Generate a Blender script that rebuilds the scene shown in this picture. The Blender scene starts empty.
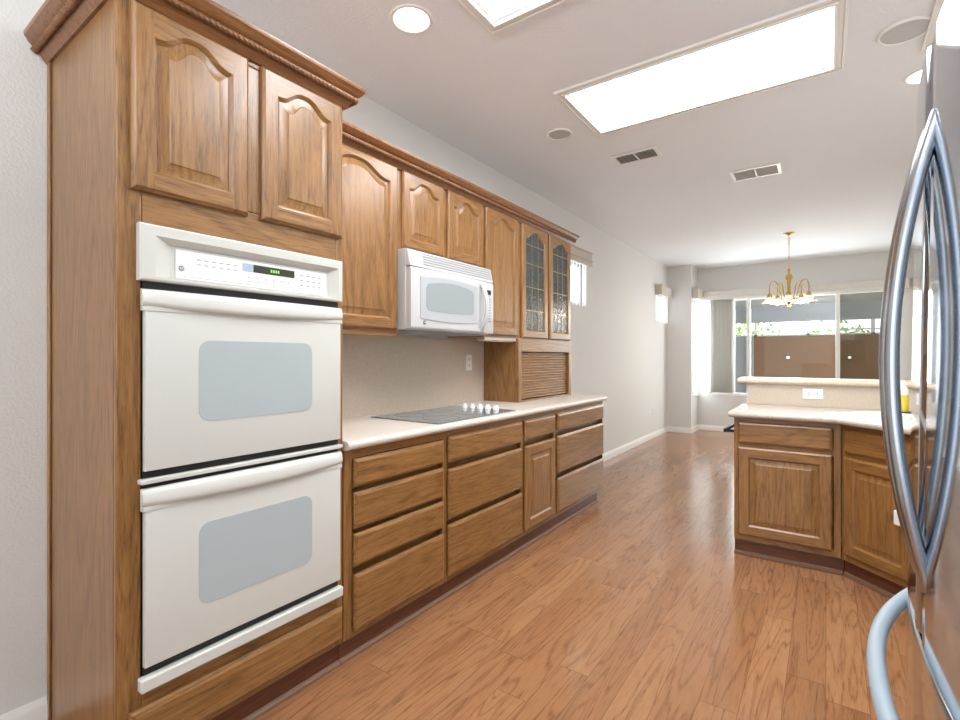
import bpy, bmesh, math, random
from mathutils import Vector, Matrix
random.seed(7)
S = bpy.context.scene
COL = S.collection
PI = math.pi
W = -2.19          # face of the left wall
CZ = 2.77          # ceiling height

# ------------------------------------------------------------------ camera
YAW = math.atan((826 - 480) / 490)
cd = bpy.data.cameras.new('camera')
cam = bpy.data.objects.new('camera', cd)
COL.objects.link(cam)
cam.location = (0, 0, 1.254)
cam.rotation_euler = (PI / 2, 0, YAW)
cd.sensor_width = 36
cd.lens = 490 / 960 * 36
cd.shift_y = -3 / 960
cd.clip_start = 0.02
S.camera = cam

# ------------------------------------------------------------------ world, lights, exposure
world = bpy.data.worlds.new('sky')
S.world = world
world.use_nodes = True
wn = world.node_tree.nodes
bg = wn['Background']
bg.inputs['Color'].default_value = (0.93, 0.97, 1.0, 1)
bg.inputs['Strength'].default_value = 5.0
S.view_settings.view_transform = 'Standard'
S.view_settings.look = 'None'
S.view_settings.gamma = 1
S.view_settings.exposure = 0.0


def area(name, loc, rot, sx, sy, power, color=(1, 1, 1)):
    l = bpy.data.lights.new(name, 'AREA')
    l.shape = 'RECTANGLE'
    l.size, l.size_y = sx, sy
    l.energy = power
    l.color = color
    o = bpy.data.objects.new(name, l)
    COL.objects.link(o)
    o.location = loc
    o.rotation_euler = rot
    return o


# added fill lamp behind the camera, then daylight through the far windows
area('fill_rear', (-0.6, -2.45, 1.5), (PI / 2, 0, 0), 2.8, 2.2, 34, (0.93, 0.97, 1.0))
# added lamp aimed up behind the camera to brighten the ceiling
area('fill_ceiling', (-0.5, -0.9, 2.2), (PI - 0.3, 0, 0), 0.8, 0.8, 57, (0.93, 0.97, 1.0))
area('daylight_far', (-0.4, 9.32, 1.45), (PI / 2 - 0.12, 0, PI), 2.3, 1.5, 92, (0.94, 0.97, 1))
area('daylight_bay', (-2.02, 8.88, 1.45), (PI / 2, 0, -PI / 2), 0.34, 1.5, 16, (0.90, 0.95, 1))
# daylight falling through the skylights
area('daylight_skylight_near', (-0.6, 1.57, 2.84), (0, 0, 0), 1.1, 0.46, 22, (0.92, 0.96, 1))
area('daylight_skylight_far', (-0.6, 2.86, 2.84), (0, 0, 0), 1.1, 0.46, 28, (0.92, 0.96, 1))


# ------------------------------------------------------------------ node helper
class NT:
    def __init__(s, name):
        s.m = bpy.data.materials.new(name)
        s.m.use_nodes = True
        s.t = s.m.node_tree
        s.b = s.t.nodes['Principled BSDF']
        s.out = s.t.nodes['Material Output']

    def n(s, typ, **kw):
        nd = s.t.nodes.new(typ)
        for k, v in kw.items():
            setattr(nd, k, v)
        return nd

    def put(s, sock, v):
        if hasattr(v, 'is_linked') or isinstance(v, bpy.types.NodeSocket):
            s.t.links.new(v, sock)
        else:
            sock.default_value = v

    def math(s, op, a, b=0.0, c=0.0):
        nd = s.n('ShaderNodeMath', operation=op)
        s.put(nd.inputs[0], a)
        s.put(nd.inputs[1], b)
        s.put(nd.inputs[2], c)
        return nd.outputs[0]

    def vmath(s, op, a, b=(0, 0, 0)):
        nd = s.n('ShaderNodeVectorMath', operation=op)
        s.put(nd.inputs[0], a)
        s.put(nd.inputs[1], b)
        return nd.outputs[0]

    def noise(s, vec, scale=1.0, detail=2.0, dist=0.0, rough=0.5):
        nd = s.n('ShaderNodeTexNoise')
        s.put(nd.inputs['Vector'], vec)
        nd.inputs['Scale'].default_value = scale
        nd.inputs['Detail'].default_value = detail
        nd.inputs['Distortion'].default_value = dist
        nd.inputs['Roughness'].default_value = rough
        return nd.outputs[0]

    def ramp(s, fac, stops):
        nd = s.n('ShaderNodeValToRGB')
        s.put(nd.inputs[0], fac)
        el = nd.color_ramp.elements
        while len(el) < len(stops):
            el.new(0.5)
        for e, (p, c) in zip(el, stops):
            e.position = p
            e.color = (c[0], c[1], c[2], 1) if hasattr(c, '__len__') else (c, c, c, 1)
        return nd.outputs[0]

    def mix(s, fac, a, b, blend='MIX'):
        nd = s.n('ShaderNodeMix', data_type='RGBA', blend_type=blend)
        s.put(nd.inputs[0], fac)
        for sk, v in ((nd.inputs[6], a), (nd.inputs[7], b)):
            if isinstance(v, (tuple, list)):
                v = (v[0], v[1], v[2], 1)
            s.put(sk, v)
        return nd.outputs[2]

    def coords(s):
        return s.n('ShaderNodeTexCoord').outputs['Object']

    def bump(s, h, strength=0.2, dist=0.002):
        nd = s.n('ShaderNodeBump')
        nd.inputs['Strength'].default_value = strength
        nd.inputs['Distance'].default_value = dist
        s.put(nd.inputs['Height'], h)
        s.t.links.new(nd.outputs[0], s.b.inputs['Normal'])

    def set(s, **kw):
        for k, v in kw.items():
            k = k.replace('_', ' ')
            if isinstance(v, (tuple, list)) and len(v) == 3:
                v = (v[0], v[1], v[2], 1)
            s.put(s.b.inputs[k], v)
        return s


def srgb(r, g, b):
    f = lambda c: (c / 255 / 12.92) if c / 255 <= 0.04045 else ((c / 255 + 0.055) / 1.055) ** 2.4
    return (f(r), f(g), f(b))


def plain(name, col, rough=0.5, metal=0.0, **kw):
    t = NT(name)
    t.set(Base_Color=col, Roughness=rough, Metallic=metal, **kw)
    return t.m


def emit(name, col, strength):
    t = NT(name)
    t.set(Base_Color=col, Emission_Color=col, Emission_Strength=strength, Roughness=0.6)
    return t.m


def oak(name, axis, a, b, dark, rough=0.33):
    t = NT(name)
    info = t.n('ShaderNodeObjectInfo')
    off = t.math('MULTIPLY', info.outputs['Random'], 37.0)
    comb = t.n('ShaderNodeCombineXYZ')
    for i in range(3):
        t.put(comb.inputs[i], off)
    p = t.vmath('ADD', t.coords(), comb.outputs[0])
    al, ac = 0.55, 5.0
    sc = {'x': (al, ac, ac), 'y': (ac, al, ac), 'z': (ac, ac, al)}[axis]
    g = t.noise(t.vmath('MULTIPLY', p, sc), 1.0, 1.5, 0.25, 0.4)
    fl, fc = 16.0, 330.0
    sf = {'x': (fl, fc, fc), 'y': (fc, fl, fc), 'z': (fc, fc, fl)}[axis]
    pores = t.noise(t.vmath('MULTIPLY', p, sf), 1.0, 2.0, 0.0, 0.65)
    porem = t.ramp(pores, [(0.50, 0.0), (0.68, 1.0)])
    rings = t.math('MULTIPLY_ADD', t.math('SINE', t.math('MULTIPLY', g, 105.0)), 0.5, 0.5)
    sharp = t.math('MULTIPLY', t.math('POWER', rings, 4.0), t.math('MULTIPLY_ADD', porem, 0.6, 0.35))
    ml, mc = 5.0, 75.0
    sm = {'x': (ml, mc, mc), 'y': (mc, ml, mc), 'z': (mc, mc, ml)}[axis]
    streak = t.noise(t.vmath('MULTIPLY', p, sm), 1.0, 3.0, 0.1, 0.65)
    c1 = t.mix(t.ramp(streak, [(0.32, 0.0), (0.68, 1.0)]), a, b)
    c2 = t.mix(t.math('MULTIPLY', sharp, 0.62), c1, dark)
    c3 = t.mix(t.math('MULTIPLY', porem, 0.40), c2, dark)
    t.set(Base_Color=c3, Roughness=rough)
    t.b.inputs['Coat Weight'].default_value = 0.25
    t.b.inputs['Coat Roughness'].default_value = 0.25
    t.bump(pores, 0.12, 0.001)
    return t.m


OA, OB, OD = srgb(160, 116, 67), srgb(132, 92, 48), srgb(60, 34, 15)
OAK_V = oak('oak_vertical_grain', 'z', OA, OB, OD)
OAK_H = oak('oak_horizontal_grain', 'x', OA, OB, OD)
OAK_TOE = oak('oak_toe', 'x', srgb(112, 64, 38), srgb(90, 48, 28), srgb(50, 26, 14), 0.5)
OAK_CROWN = oak('oak_crown', 'x', srgb(146, 98, 56), srgb(120, 76, 40), srgb(64, 34, 16))
SHOE = plain('shoe_wood', srgb(128, 98, 78), 0.55)
INSIDE = plain('cabinet_inside', srgb(92, 74, 56), 0.7)


def floor_mat():
    t = NT('hickory_planks')
    sp = t.n('ShaderNodeSeparateXYZ')
    t.put(sp.inputs[0], t.coords())
    x, y = sp.outputs[0], sp.outputs[1]
    PW, PL = 0.127, 1.05
    xs = t.math('DIVIDE', x, PW)
    row = t.math('FLOOR', xs)
    wn1 = t.n('ShaderNodeTexWhiteNoise', noise_dimensions='1D')
    t.put(wn1.inputs['W'], row)
    ys = t.math('ADD', t.math('DIVIDE', y, PL), t.math('MULTIPLY', wn1.outputs[0], 5.0))
    colm = t.math('FLOOR', ys)
    cb = t.n('ShaderNodeCombineXYZ')
    t.put(cb.inputs[0], row)
    t.put(cb.inputs[1], colm)
    wn2 = t.n('ShaderNodeTexWhiteNoise', noise_dimensions='2D')
    t.put(wn2.inputs['Vector'], cb.outputs[0])
    rv = wn2.outputs['Value']
    p = t.vmath('ADD', t.coords(), t.vmath('MULTIPLY', wn2.outputs['Color'], (31, 17, 23)))
    g = t.noise(t.vmath('MULTIPLY', p, (8.0, 0.75, 8.0)), 1.0, 2.0, 0.25, 0.45)
    pores = t.noise(t.vmath('MULTIPLY', p, (260.0, 13.0, 260.0)), 1.0, 2.0, 0.0, 0.65)
    porem = t.ramp(pores, [(0.5, 0.0), (0.70, 1.0)])
    rings = t.math('MULTIPLY_ADD', t.math('SINE', t.math('MULTIPLY', g, 80.0)), 0.5, 0.5)
    rings = t.math('MULTIPLY', t.math('POWER', rings, 5.0), t.math('MULTIPLY_ADD', porem, 0.6, 0.4))
    blot = t.noise(t.vmath('MULTIPLY', p, (14.0, 1.6, 1.0)), 1.0, 4.0, 0.2, 0.65)
    base = t.mix(rv, srgb(168, 124, 87), srgb(138, 97, 65))
    base = t.mix(t.ramp(blot, [(0.35, 0.0), (0.7, 1.0)]), base, srgb(156, 109, 74))
    base = t.mix(t.math('MULTIPLY', t.ramp(blot, [(0.58, 0.0), (0.75, 1.0)]), 0.5), base, srgb(98, 56, 32))
    base = t.mix(t.math('MULTIPLY', rings, 0.65), base, srgb(84, 46, 24))
    base = t.mix(t.math('MULTIPLY', porem, 0.26), base, srgb(86, 48, 26))
    fx = t.math('FRACT', xs)
    ex = t.math('MINIMUM', fx, t.math('SUBTRACT', 1.0, fx))
    fy = t.math('FRACT', ys)
    ey = t.math('MINIMUM', fy, t.math('SUBTRACT', 1.0, fy))
    sx = t.math('LESS_THAN', ex, 0.007)
    sy = t.math('LESS_THAN', ey, 0.0011)
    seam = t.math('MAXIMUM', sx, sy)
    base = t.mix(t.math('MULTIPLY', seam, 0.6), base, srgb(66, 38, 22))
    scuff = t.noise(t.vmath('MULTIPLY', t.coords(), (1.2, 0.5, 1.0)), 1.6, 3.0, 0.3, 0.6)
    t.set(Base_Color=base, Roughness=t.math('MULTIPLY_ADD', scuff, 0.14, 0.11))
    t.b.inputs['Specular IOR Level'].default_value = 0.55
    h = t.math('SUBTRACT', t.math('MULTIPLY', pores, 0.25), seam)
    t.bump(h, 0.25, 0.0012)
    return t.m


def paint(name, col, scale, strength, dist=0.002):
    t = NT(name)
    n1 = t.noise(t.coords(), scale, 3.0, 0.0, 0.55)
    t.set(Base_Color=col, Roughness=0.75)
    t.bump(t.ramp(n1, [(0.4, 0.0), (0.65, 1.0)]), strength, dist)
    return t.m


FLOOR = floor_mat()
WALL = paint('wall_paint', srgb(219, 218, 215), 95.0, 0.35)
CEIL = paint('ceiling_paint', srgb(240, 243, 247), 70.0, 0.45, 0.003)
WHITE_TRIM = plain('white_trim_paint', srgb(238, 236, 232), 0.4)


def laminate(name, a, b, rough, scale=60.0):
    t = NT(name)
    n1 = t.noise(t.coords(), scale, 4.0, 0.0, 0.7)
    t.set(Base_Color=t.mix(t.ramp(n1, [(0.35, 0.0), (0.65, 1.0)]), a, b), Roughness=rough)
    return t.m


COUNTER = laminate('counter_laminate', srgb(214, 205, 195), srgb(204, 194, 183), 0.3)
SPLASH = laminate('splash_laminate', srgb(206, 192, 174), srgb(194, 180, 162), 0.3, 90.0)
BARTOP = laminate('bar_laminate', srgb(222, 206, 186), srgb(210, 192, 170), 0.3)
ENAMEL = plain('oven_enamel', srgb(207, 208, 202), 0.22)
OVENWIN = plain('oven_glass', srgb(174, 185, 188), 0.08)
APPL = plain('microwave_white', srgb(197, 198, 199), 0.3)
APPLGREY = plain('microwave_window', srgb(152, 161, 163), 0.12)
PANELWHITE = plain('control_white', srgb(244, 244, 242), 0.3)
MARK = plain('print_grey', srgb(150, 152, 156), 0.5)
BLACK = plain('black_plastic', (0.012, 0.012, 0.013), 0.4)
DISPLAY = plain('display_dark', srgb(52, 60, 50), 0.15)
DIGIT = emit('display_digit', srgb(120, 190, 70), 0.6)
BLUEKEY = plain('pale_blue_key', srgb(170, 192, 216), 0.3)
COOKGLASS = plain('cooktop_glass', srgb(112, 122, 129), 0.08)
COOKRING = plain('cooktop_ring', srgb(120, 126, 132), 0.2)
WHITEPL = plain('white_plastic', srgb(240, 240, 238), 0.35)
BRASS = plain('brass', srgb(206, 170, 96), 0.22, 1.0)
LEAD = plain('brass_came', srgb(168, 152, 118), 0.35, 0.7)
DARKMETAL = plain('dark_metal', srgb(48, 40, 34), 0.45, 0.5)
ALU = plain('window_aluminium', srgb(222, 222, 220), 0.4)
GREYV = plain('vent_slat', srgb(214, 210, 206), 0.5)
VENTDARK = plain('vent_dark', srgb(70, 66, 64), 0.8)
GRILL = plain('speaker_grille', srgb(196, 196, 194), 0.7)


def steel(name, col, rough):
    t = NT(name)
    v = t.vmath('MULTIPLY', t.coords(), (2.0, 2.0, 420.0))
    n1 = t.noise(v, 1.0, 2.0)
    t.set(Base_Color=col, Metallic=1.0, Roughness=t.math('MULTIPLY_ADD', n1, 0.05, rough))
    t.bump(n1, 0.02, 0.0004)
    return t.m


STEEL = steel('brushed_steel', srgb(188, 199, 212), 0.045)
HSTEEL = plain('handle_steel', srgb(176, 182, 190), 0.2, 1.0)
HSTEELB = plain('drawer_handle_sky_tint', srgb(150, 163, 171), 0.45, 0.0)  # matte blue-grey puts the reflected ceiling and sky into the base colour
FBODY = plain('fridge_case', srgb(120, 122, 126), 0.45, 0.3)


def glass(name, tint=(1, 1, 1), refl=0.10, rough=0.02):
    t = NT(name)
    tr = t.n('ShaderNodeBsdfTransparent')
    tr.inputs[0].default_value = (*tint, 1)
    gl = t.n('ShaderNodeBsdfGlossy')
    gl.inputs['Roughness'].default_value = rough
    mx = t.n('ShaderNodeMixShader')
    lw = t.n('ShaderNodeLayerWeight')
    lw.inputs[0].default_value = 0.5
    t.put(mx.inputs[0], t.math('MULTIPLY_ADD', t.math('POWER', lw.outputs['Facing'], 5.0), refl * 4, refl * 0.3))
    t.t.links.new(tr.outputs[0], mx.inputs[1])
    t.t.links.new(gl.outputs[0], mx.inputs[2])
    t.t.links.new(mx.outputs[0], t.out.inputs[0])
    return t.m


PANE = glass('window_glass', (0.96, 0.98, 0.98), 0.045)
SCREEN = glass('insect_screen', (0.62, 0.62, 0.58), 0.02, 0.4)


def seeded_glass():
    t = NT('seeded_cabinet_glass')
    n1 = t.noise(t.coords(), 60.0, 2.0, 0.6, 0.5)
    col = t.ramp(n1, [(0.35, srgb(84, 92, 92)), (0.75, srgb(132, 138, 136))])
    t.set(Base_Color=col, Roughness=0.12)
    t.b.inputs['Transmission Weight'].default_value = 0.55
    t.b.inputs['IOR'].default_value = 1.25
    t.bump(n1, 0.5, 0.004)
    return t.m


SEEDED = seeded_glass()


def fabric(name, col, trans=0.0, em=0.0):
    t = NT(name)
    n1 = t.noise(t.vmath('MULTIPLY', t.coords(), (60, 60, 6)), 1.0, 3.0, 0.0, 0.6)
    c = t.mix(n1, tuple(v * 0.85 for v in col), col)
    t.set(Base_Color=c, Roughness=0.8)
    if trans:
        tl = t.n('ShaderNodeBsdfTranslucent')
        t.put(tl.inputs[0], (*col, 1))
        mx = t.n('ShaderNodeMixShader')
        mx.inputs[0].default_value = trans
        t.t.links.new(t.b.outputs[0], mx.inputs[1])
        t.t.links.new(tl.outputs[0], mx.inputs[2])
        t.t.links.new(mx.outputs[0], t.out.inputs[0])
    return t.m


VALANCE = fabric('valance_fabric', srgb(206, 198, 184))
HEADER = fabric('header_fabric', srgb(226, 222, 214))
BLINDW = fabric('blind_white', srgb(250, 250, 252), 0.9)
BLINDG = fabric('blind_grey', srgb(232, 230, 226), 0.75)


# ------------------------------------------------------------------ mesh helper
class MB:
    def __init__(s):
        s.v, s.f, s.mi = [], [], []

    def face(s, ids, m=0):
        s.f.append(ids)
        s.mi.append(m)

    def box(s, x0, x1, y0, y1, z0, z1, m=0):
        b = len(s.v)
        s.v += [(x, y, z) for z in (z0, z1) for y in (y0, y1) for x in (x0, x1)]
        for q in ((0, 2, 3, 1), (4, 5, 7, 6), (0, 1, 5, 4), (2, 6, 7, 3), (0, 4, 6, 2), (1, 3, 7, 5)):
            s.face([b + i for i in q], m)
        return s

    def loft(s, rings, cap0=True, cap1=True, m=0, mf=None, loop=False, closed=True):
        b = len(s.v)
        n = len(rings[0])
        for r in rings:
            s.v += [tuple(p) for p in r]
        k = len(rings)
        for i in range(k if loop else k - 1):
            j = (i + 1) % k
            for a in range(n if closed else n - 1):
                c = (a + 1) % n
                s.face([b + i * n + a, b + i * n + c, b + j * n + c, b + j * n + a], mf(i, a) if mf else m)
        if cap0 and not loop:
            s.face([b + a for a in range(n)][::-1], m)
        if cap1 and not loop:
            s.face([b + (k - 1) * n + a for a in range(n)], m)
        return s

    def prism(s, poly, lo, hi, axis='z', m=0):
        def P(u, v, w):
            return {'z': (u, v, w), 'y': (u, w, v), 'x': (w, u, v)}[axis]
        return s.loft([[P(u, v, lo) for u, v in poly], [P(u, v, hi) for u, v in poly]], m=m)

    def tube(s, path, r, seg=10, m=0, ry=None, closed=False, up=None):
        P = [Vector(p) for p in path]
        n = len(P)
        rr = r if hasattr(r, '__len__') else [r] * n
        rings = []
        prev = None
        for i in range(n):
            if closed:
                t = P[(i + 1) % n] - P[i - 1]
            else:
                t = P[min(i + 1, n - 1)] - P[max(i - 1, 0)]
            t.normalize()
            if prev is None:
                ref = Vector(up) if up else (Vector((0, 0, 1)) if abs(t.z) < 0.9 else Vector((1, 0, 0)))
                a = (ref - t * ref.dot(t)).normalized()
            else:
                a = (prev - t * prev.dot(t)).normalized()
            prev = a
            bb = t.cross(a)
            q = rr[i] if ry is None else ry
            rings.append([P[i] + a * (rr[i] * math.cos(2 * PI * k / seg)) + bb * (q * math.sin(2 * PI * k / seg)) for k in range(seg)])
        return s.loft(rings, m=m, loop=closed)

    def lathe(s, prof, c=(0, 0, 0), seg=24, m=0, axis='z', cap=True):
        rings = []
        for r, z in prof:
            ring = []
            for k in range(seg):
                a = 2 * PI * k / seg
                u, v = r * math.cos(a), r * math.sin(a)
                p = {'z': (u, v, z), 'x': (z, u, v), 'y': (u, z, v)}[axis]
                ring.append((c[0] + p[0], c[1] + p[1], c[2] + p[2]))
            rings.append(ring)
        return s.loft(rings, cap, cap, m)

    def ball(s, c, r, seg=12, rings=8, m=0, sz=1.0):
        pr = [(max(r * math.sin(PI * i / rings), 1e-4), -r * sz * math.cos(PI * i / rings)) for i in range(rings + 1)]
        return s.lathe(pr, c, seg, m)

    def sweep(s, path, prof, m=0):
        """profile (out, z) swept along a 2-D path, mitred; out is to the right of travel"""
        P = [Vector(p) for p in path]
        n = len(P)
        rings = []
        for i in range(n):
            ds = []
            if i > 0:
                ds.append((P[i] - P[i - 1]).normalized())
            if i < n - 1:
                ds.append((P[i + 1] - P[i]).normalized())
            ns = [Vector((d.y, -d.x)) for d in ds]
            if len(ns) == 2:
                mit = (ns[0] + ns[1])
                mit = mit / (1 + ns[0].dot(ns[1]))
            else:
                mit = ns[0]
            rings.append([(P[i].x + mit.x * o, P[i].y + mit.y * o, z) for o, z in prof])
        return s.loft(rings, m=m)

    def move(s, dx, dy, dz):
        s.v = [(x + dx, y + dy, z + dz) for x, y, z in s.v]
        return s

    def build(s, name, mats, parent=None, loc=None, bevel=0.0, smooth=35, rot=None, segs=2, weld=False):
        me = bpy.data.meshes.new(name)
        me.from_pydata(s.v, [], s.f)
        if not isinstance(mats, (list, tuple)):
            mats = [mats]
        for mm in mats:
            me.materials.append(mm)
        for p, i in zip(me.polygons, s.mi):
            p.material_index = i
        bm = bmesh.new()
        bm.from_mesh(me)
        if weld:
            bmesh.ops.remove_doubles(bm, verts=bm.verts, dist=1e-6)
            bmesh.ops.dissolve_degenerate(bm, edges=bm.edges, dist=1e-6)
        bmesh.ops.recalc_face_normals(bm, faces=bm.faces)
        bm.to_mesh(me)
        bm.free()
        if smooth:
            for p in me.polygons:
                p.use_smooth = True
            me.set_sharp_from_angle(angle=math.radians(smooth))
        o = bpy.data.objects.new(name, me)
        COL.objects.link(o)
        if parent:
            o.parent = parent
        if loc:
            o.location = loc
        if rot:
            o.rotation_euler = rot
        if bevel:
            b = o.modifiers.new('bevel', 'BEVEL')
            b.width = bevel
            b.segments = segs
            b.limit_method = 'ANGLE'
            b.angle_limit = math.radians(40)
        return o


def tag(o, label, cat, group=None):
    o['label'] = label
    o['category'] = cat
    if group:
        o['group'] = group
    return o


def thing(name, label, cat, loc=(0, 0, 0), rz=0.0, group=None, rot=None):
    o = bpy.data.objects.new(name, None)
    COL.objects.link(o)
    o.empty_display_size = 0.1
    o.location = loc
    o.rotation_euler = rot if rot else (0, 0, rz)
    return tag(o, label, cat, group)


def struct(o):
    o['kind'] = 'structure'
    return o


def copy_tree(o, parent=None):
    kids = [c for c in bpy.data.objects if c.parent == o]
    c = o.copy()
    COL.objects.link(c)
    c.parent = parent
    for k in kids:
        copy_tree(k, c)
    return c


def text(name, body, size, mat, parent, loc, rot, label=None, extrude=0.0004):
    cu = bpy.data.curves.new(name, 'FONT')
    cu.body = body
    cu.size = size
    cu.extrude = extrude
    cu.align_x = 'CENTER'
    cu.align_y = 'CENTER'
    tmp = bpy.data.objects.new(name, cu)
    COL.objects.link(tmp)
    bpy.context.view_layer.update()
    me = bpy.data.meshes.new_from_object(tmp.evaluated_get(bpy.context.evaluated_depsgraph_get()))
    bpy.data.objects.remove(tmp)
    bpy.data.curves.remove(cu)
    me.materials.clear()
    me.materials.append(mat)
    o = bpy.data.objects.new(name, me)
    COL.objects.link(o)
    o.parent = parent
    o.location = loc
    o.rotation_euler = rot
    return o


def plate(axis, lo, hi, u0, u1, v0, v1, holes):
    """slab with rectangular holes; axis = normal; (u,v) the other two axes in order"""
    us = sorted({u0, u1, *[h[0] for h in holes], *[h[1] for h in holes]})
    vs = sorted({v0, v1, *[h[2] for h in holes], *[h[3] for h in holes]})
    mb = MB()
    ins = lambda u, v: any(h[0] < u < h[1] and h[2] < v < h[3] for h in holes) or not (u0 < u < u1 and v0 < v < v1)

    def P(u, v, w):
        return {'z': (u, v, w), 'y': (u, w, v), 'x': (w, u, v)}[axis]

    def quad(ps):
        b = len(mb.v)
        mb.v += ps
        mb.face([b, b + 1, b + 2, b + 3])
    for i in range(len(us) - 1):
        for j in range(len(vs) - 1):
            a, b, c, d = us[i], us[i + 1], vs[j], vs[j + 1]
            um, vm = (a + b) / 2, (c + d) / 2
            if ins(um, vm):
                continue
            for w in (lo, hi):
                quad([P(a, c, w), P(b, c, w), P(b, d, w), P(a, d, w)])
            e = 1e-4
            if ins(a - e, vm):
                quad([P(a, c, lo), P(a, d, lo), P(a, d, hi), P(a, c, hi)])
            if ins(b + e, vm):
                quad([P(b, c, lo), P(b, d, lo), P(b, d, hi), P(b, c, hi)])
            if ins(um, c - e):
                quad([P(a, c, lo), P(b, c, lo), P(b, c, hi), P(a, c, hi)])
            if ins(um, d + e):
                quad([P(a, d, lo), P(b, d, lo), P(b, d, hi), P(a, d, hi)])
    # weld
    key, remap, nv = {}, [], []
    for p in mb.v:
        k = tuple(round(c, 5) for c in p)
        if k not in key:
            key[k] = len(nv)
            nv.append(p)
        remap.append(key[k])
    mb.v = nv
    mb.f = [[remap[i] for i in f] for f in mb.f]
    return mb


# ------------------------------------------------------------------ room shell
RX = 1.0            # face of the right wall
FY = 9.1            # face of the far wall
JY, JX = 8.57, -1.81  # jog in the left wall near the far end
BY = -2.6
SKY = [(-1.225, 0.03, 1.29, 1.85), (-1.225, 0.03, 2.58, 3.14), (0.43, 0.93, 1.95, 3.2)]
struct(MB().box(W - 0.15, RX + 0.15, BY - 0.15, FY + 0.15, -0.08, 0).build('floor', FLOOR, smooth=0))
struct(plate('z', CZ, CZ + 0.06, W - 0.15, RX + 0.15, BY - 0.15, FY + 0.15, SKY).build('ceiling', CEIL, smooth=0))
WIN1 = (4.45, 5.14, 1.82, 2.28)
WIN2 = (7.91, 8.42, 1.82, 2.28)
struct(plate('x', W - 0.15, W, BY - 0.15, JY, 0, CZ, [WIN1, WIN2]).build('wall_left', WALL, smooth=0))
struct(plate('y', JY, JY + 0.12, W - 0.15, JX, 0, CZ, []).build('wall_return', WALL, smooth=0))
WIN3 = (8.70, 9.06, 0.62, 2.22)
struct(plate('x', JX - 0.12, JX, JY + 0.12, FY + 0.15, 0, CZ, [WIN3]).build('wall_bay', WALL, smooth=0))
WIN4 = (-1.63, 0.82, 0.62, 2.24)
struct(plate('y', FY, FY + 0.15, JX, RX + 0.15, 0, CZ, [WIN4]).build('wall_far', WALL, smooth=0))
struct(plate('x', RX, RX + 0.15, BY - 0.15, FY, 0, CZ, []).build('wall_right', WALL, smooth=0))
struct(plate('y', BY - 0.15, BY, W, RX, 0, CZ, []).build('wall_back', WALL, smooth=0))

BASEP = [(0, 0), (0.013, 0), (0.013, 0.062), (0.010, 0.072), (0.006, 0.082), (0.004, 0.09), (0, 0.09)]


def baseboard(name, path):
    struct(MB().sweep(path, BASEP).build(name, WHITE_TRIM))


baseboard('baseboard_left', [(W, BY), (W, 0.518)])
baseboard('baseboard_side', [(W, 4.13), (W, JY), (JX, JY), (JX, FY), (RX, FY)])


# ------------------------------------------------------------------ windows
def window(name, axis, face, u0, u1, z0, z1, mull=(), out=-1, depth=0.15, screen=None):
    """frame set back in the wall; axis = wall normal"""
    root = bpy.data.objects.new(name, None)
    COL.objects.link(root)
    struct(root)
    a, b = sorted((face + out * 0.05, face + out * 0.10))
    fr = MB()
    t = 0.035

    def bx(m, p, q, r, s_, a=a, b=b):
        if axis == 'x':
            m.box(a, b, p, q, r, s_)
        else:
            m.box(p, q, a, b, r, s_)
    bx(fr, u0, u1, z0, z0 + t)
    bx(fr, u0, u1, z1 - t, z1)
    bx(fr, u0, u0 + t, z0 + t, z1 - t)
    bx(fr, u1 - t, u1, z0 + t, z1 - t)
    for mx in mull:
        bx(fr, mx - 0.026, mx + 0.026, z0 + t, z1 - t)
    fr.build('window_frame', ALU, root, bevel=0.004)
    c = (a + b) / 2
    eds = [u0 + t] + [e for mx in mull for e in (mx - 0.026, mx + 0.026)] + [u1 - t]
    for k in range(0, len(eds), 2):
        p = MB()
        bx(p, eds[k], eds[k + 1], z0 + t, z1 - t, c - 0.002, c + 0.002)
        p.build('window_pane', PANE, root)
        if screen == k // 2:
            p = MB()
            bx(p, eds[k] + 0.001, eds[k + 1] - 0.001, z0 + t, z1 - t, c + out * 0.016 - 0.0008, c + out * 0.016 + 0.0008)
            p.build('insect_screen', SCREEN, root)
    return root


window('window_1', 'x', W, *WIN1)
window('window_2', 'x', W, *WIN2)
window('window_3', 'x', JX, *WIN3, depth=0.12)
window('window_4', 'y', FY, *WIN4, mull=(-1.045, 0.147), out=1, screen=2)


def blind(label, axis, face, u0, u1, z0, z1, n, ang, mat, group=None, inw=1, vane=0.085):
    t = thing('vertical_blind', label, 'blind', group=group)
    d = 0.05 * inw
    r = MB()
    if axis == 'x':
        a, b = sorted((face + d - 0.02, face + d + 0.02))
        r.box(a, b, u0, u1, z1, z1 + 0.03)
    else:
        a, b = sorted((face + d - 0.02, face + d + 0.02))
        r.box(u0, u1, a, b, z1, z1 + 0.03)
    r.build('headrail', WHITE_TRIM, t)
    for i in range(n):
        u = u0 + (i + 0.5) * (u1 - u0) / n
        m = MB()
        hw = vane / 2
        pts = []
        for k in range(5):
            s_ = -1 + k * 0.5
            pts.append((s_ * hw, 0.006 * (1 - s_ * s_)))
        rings = []
        for z in (z0, z1):
            rings.append([(x, y, z) for x, y in pts] + [(x, y - 0.0014, z) for x, y in reversed(pts)])
        m.loft(rings)
        ob = m.build('vane', mat, t)
        if axis == 'x':
            ob.location = (face + d, u, 0)
            ob.rotation_euler = (0, 0, PI / 2 + ang)
        else:
            ob.location = (u, face + d, 0)
            ob.rotation_euler = (0, 0, ang + 0.16 * math.sin(i * 2.4))
    return t


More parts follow.
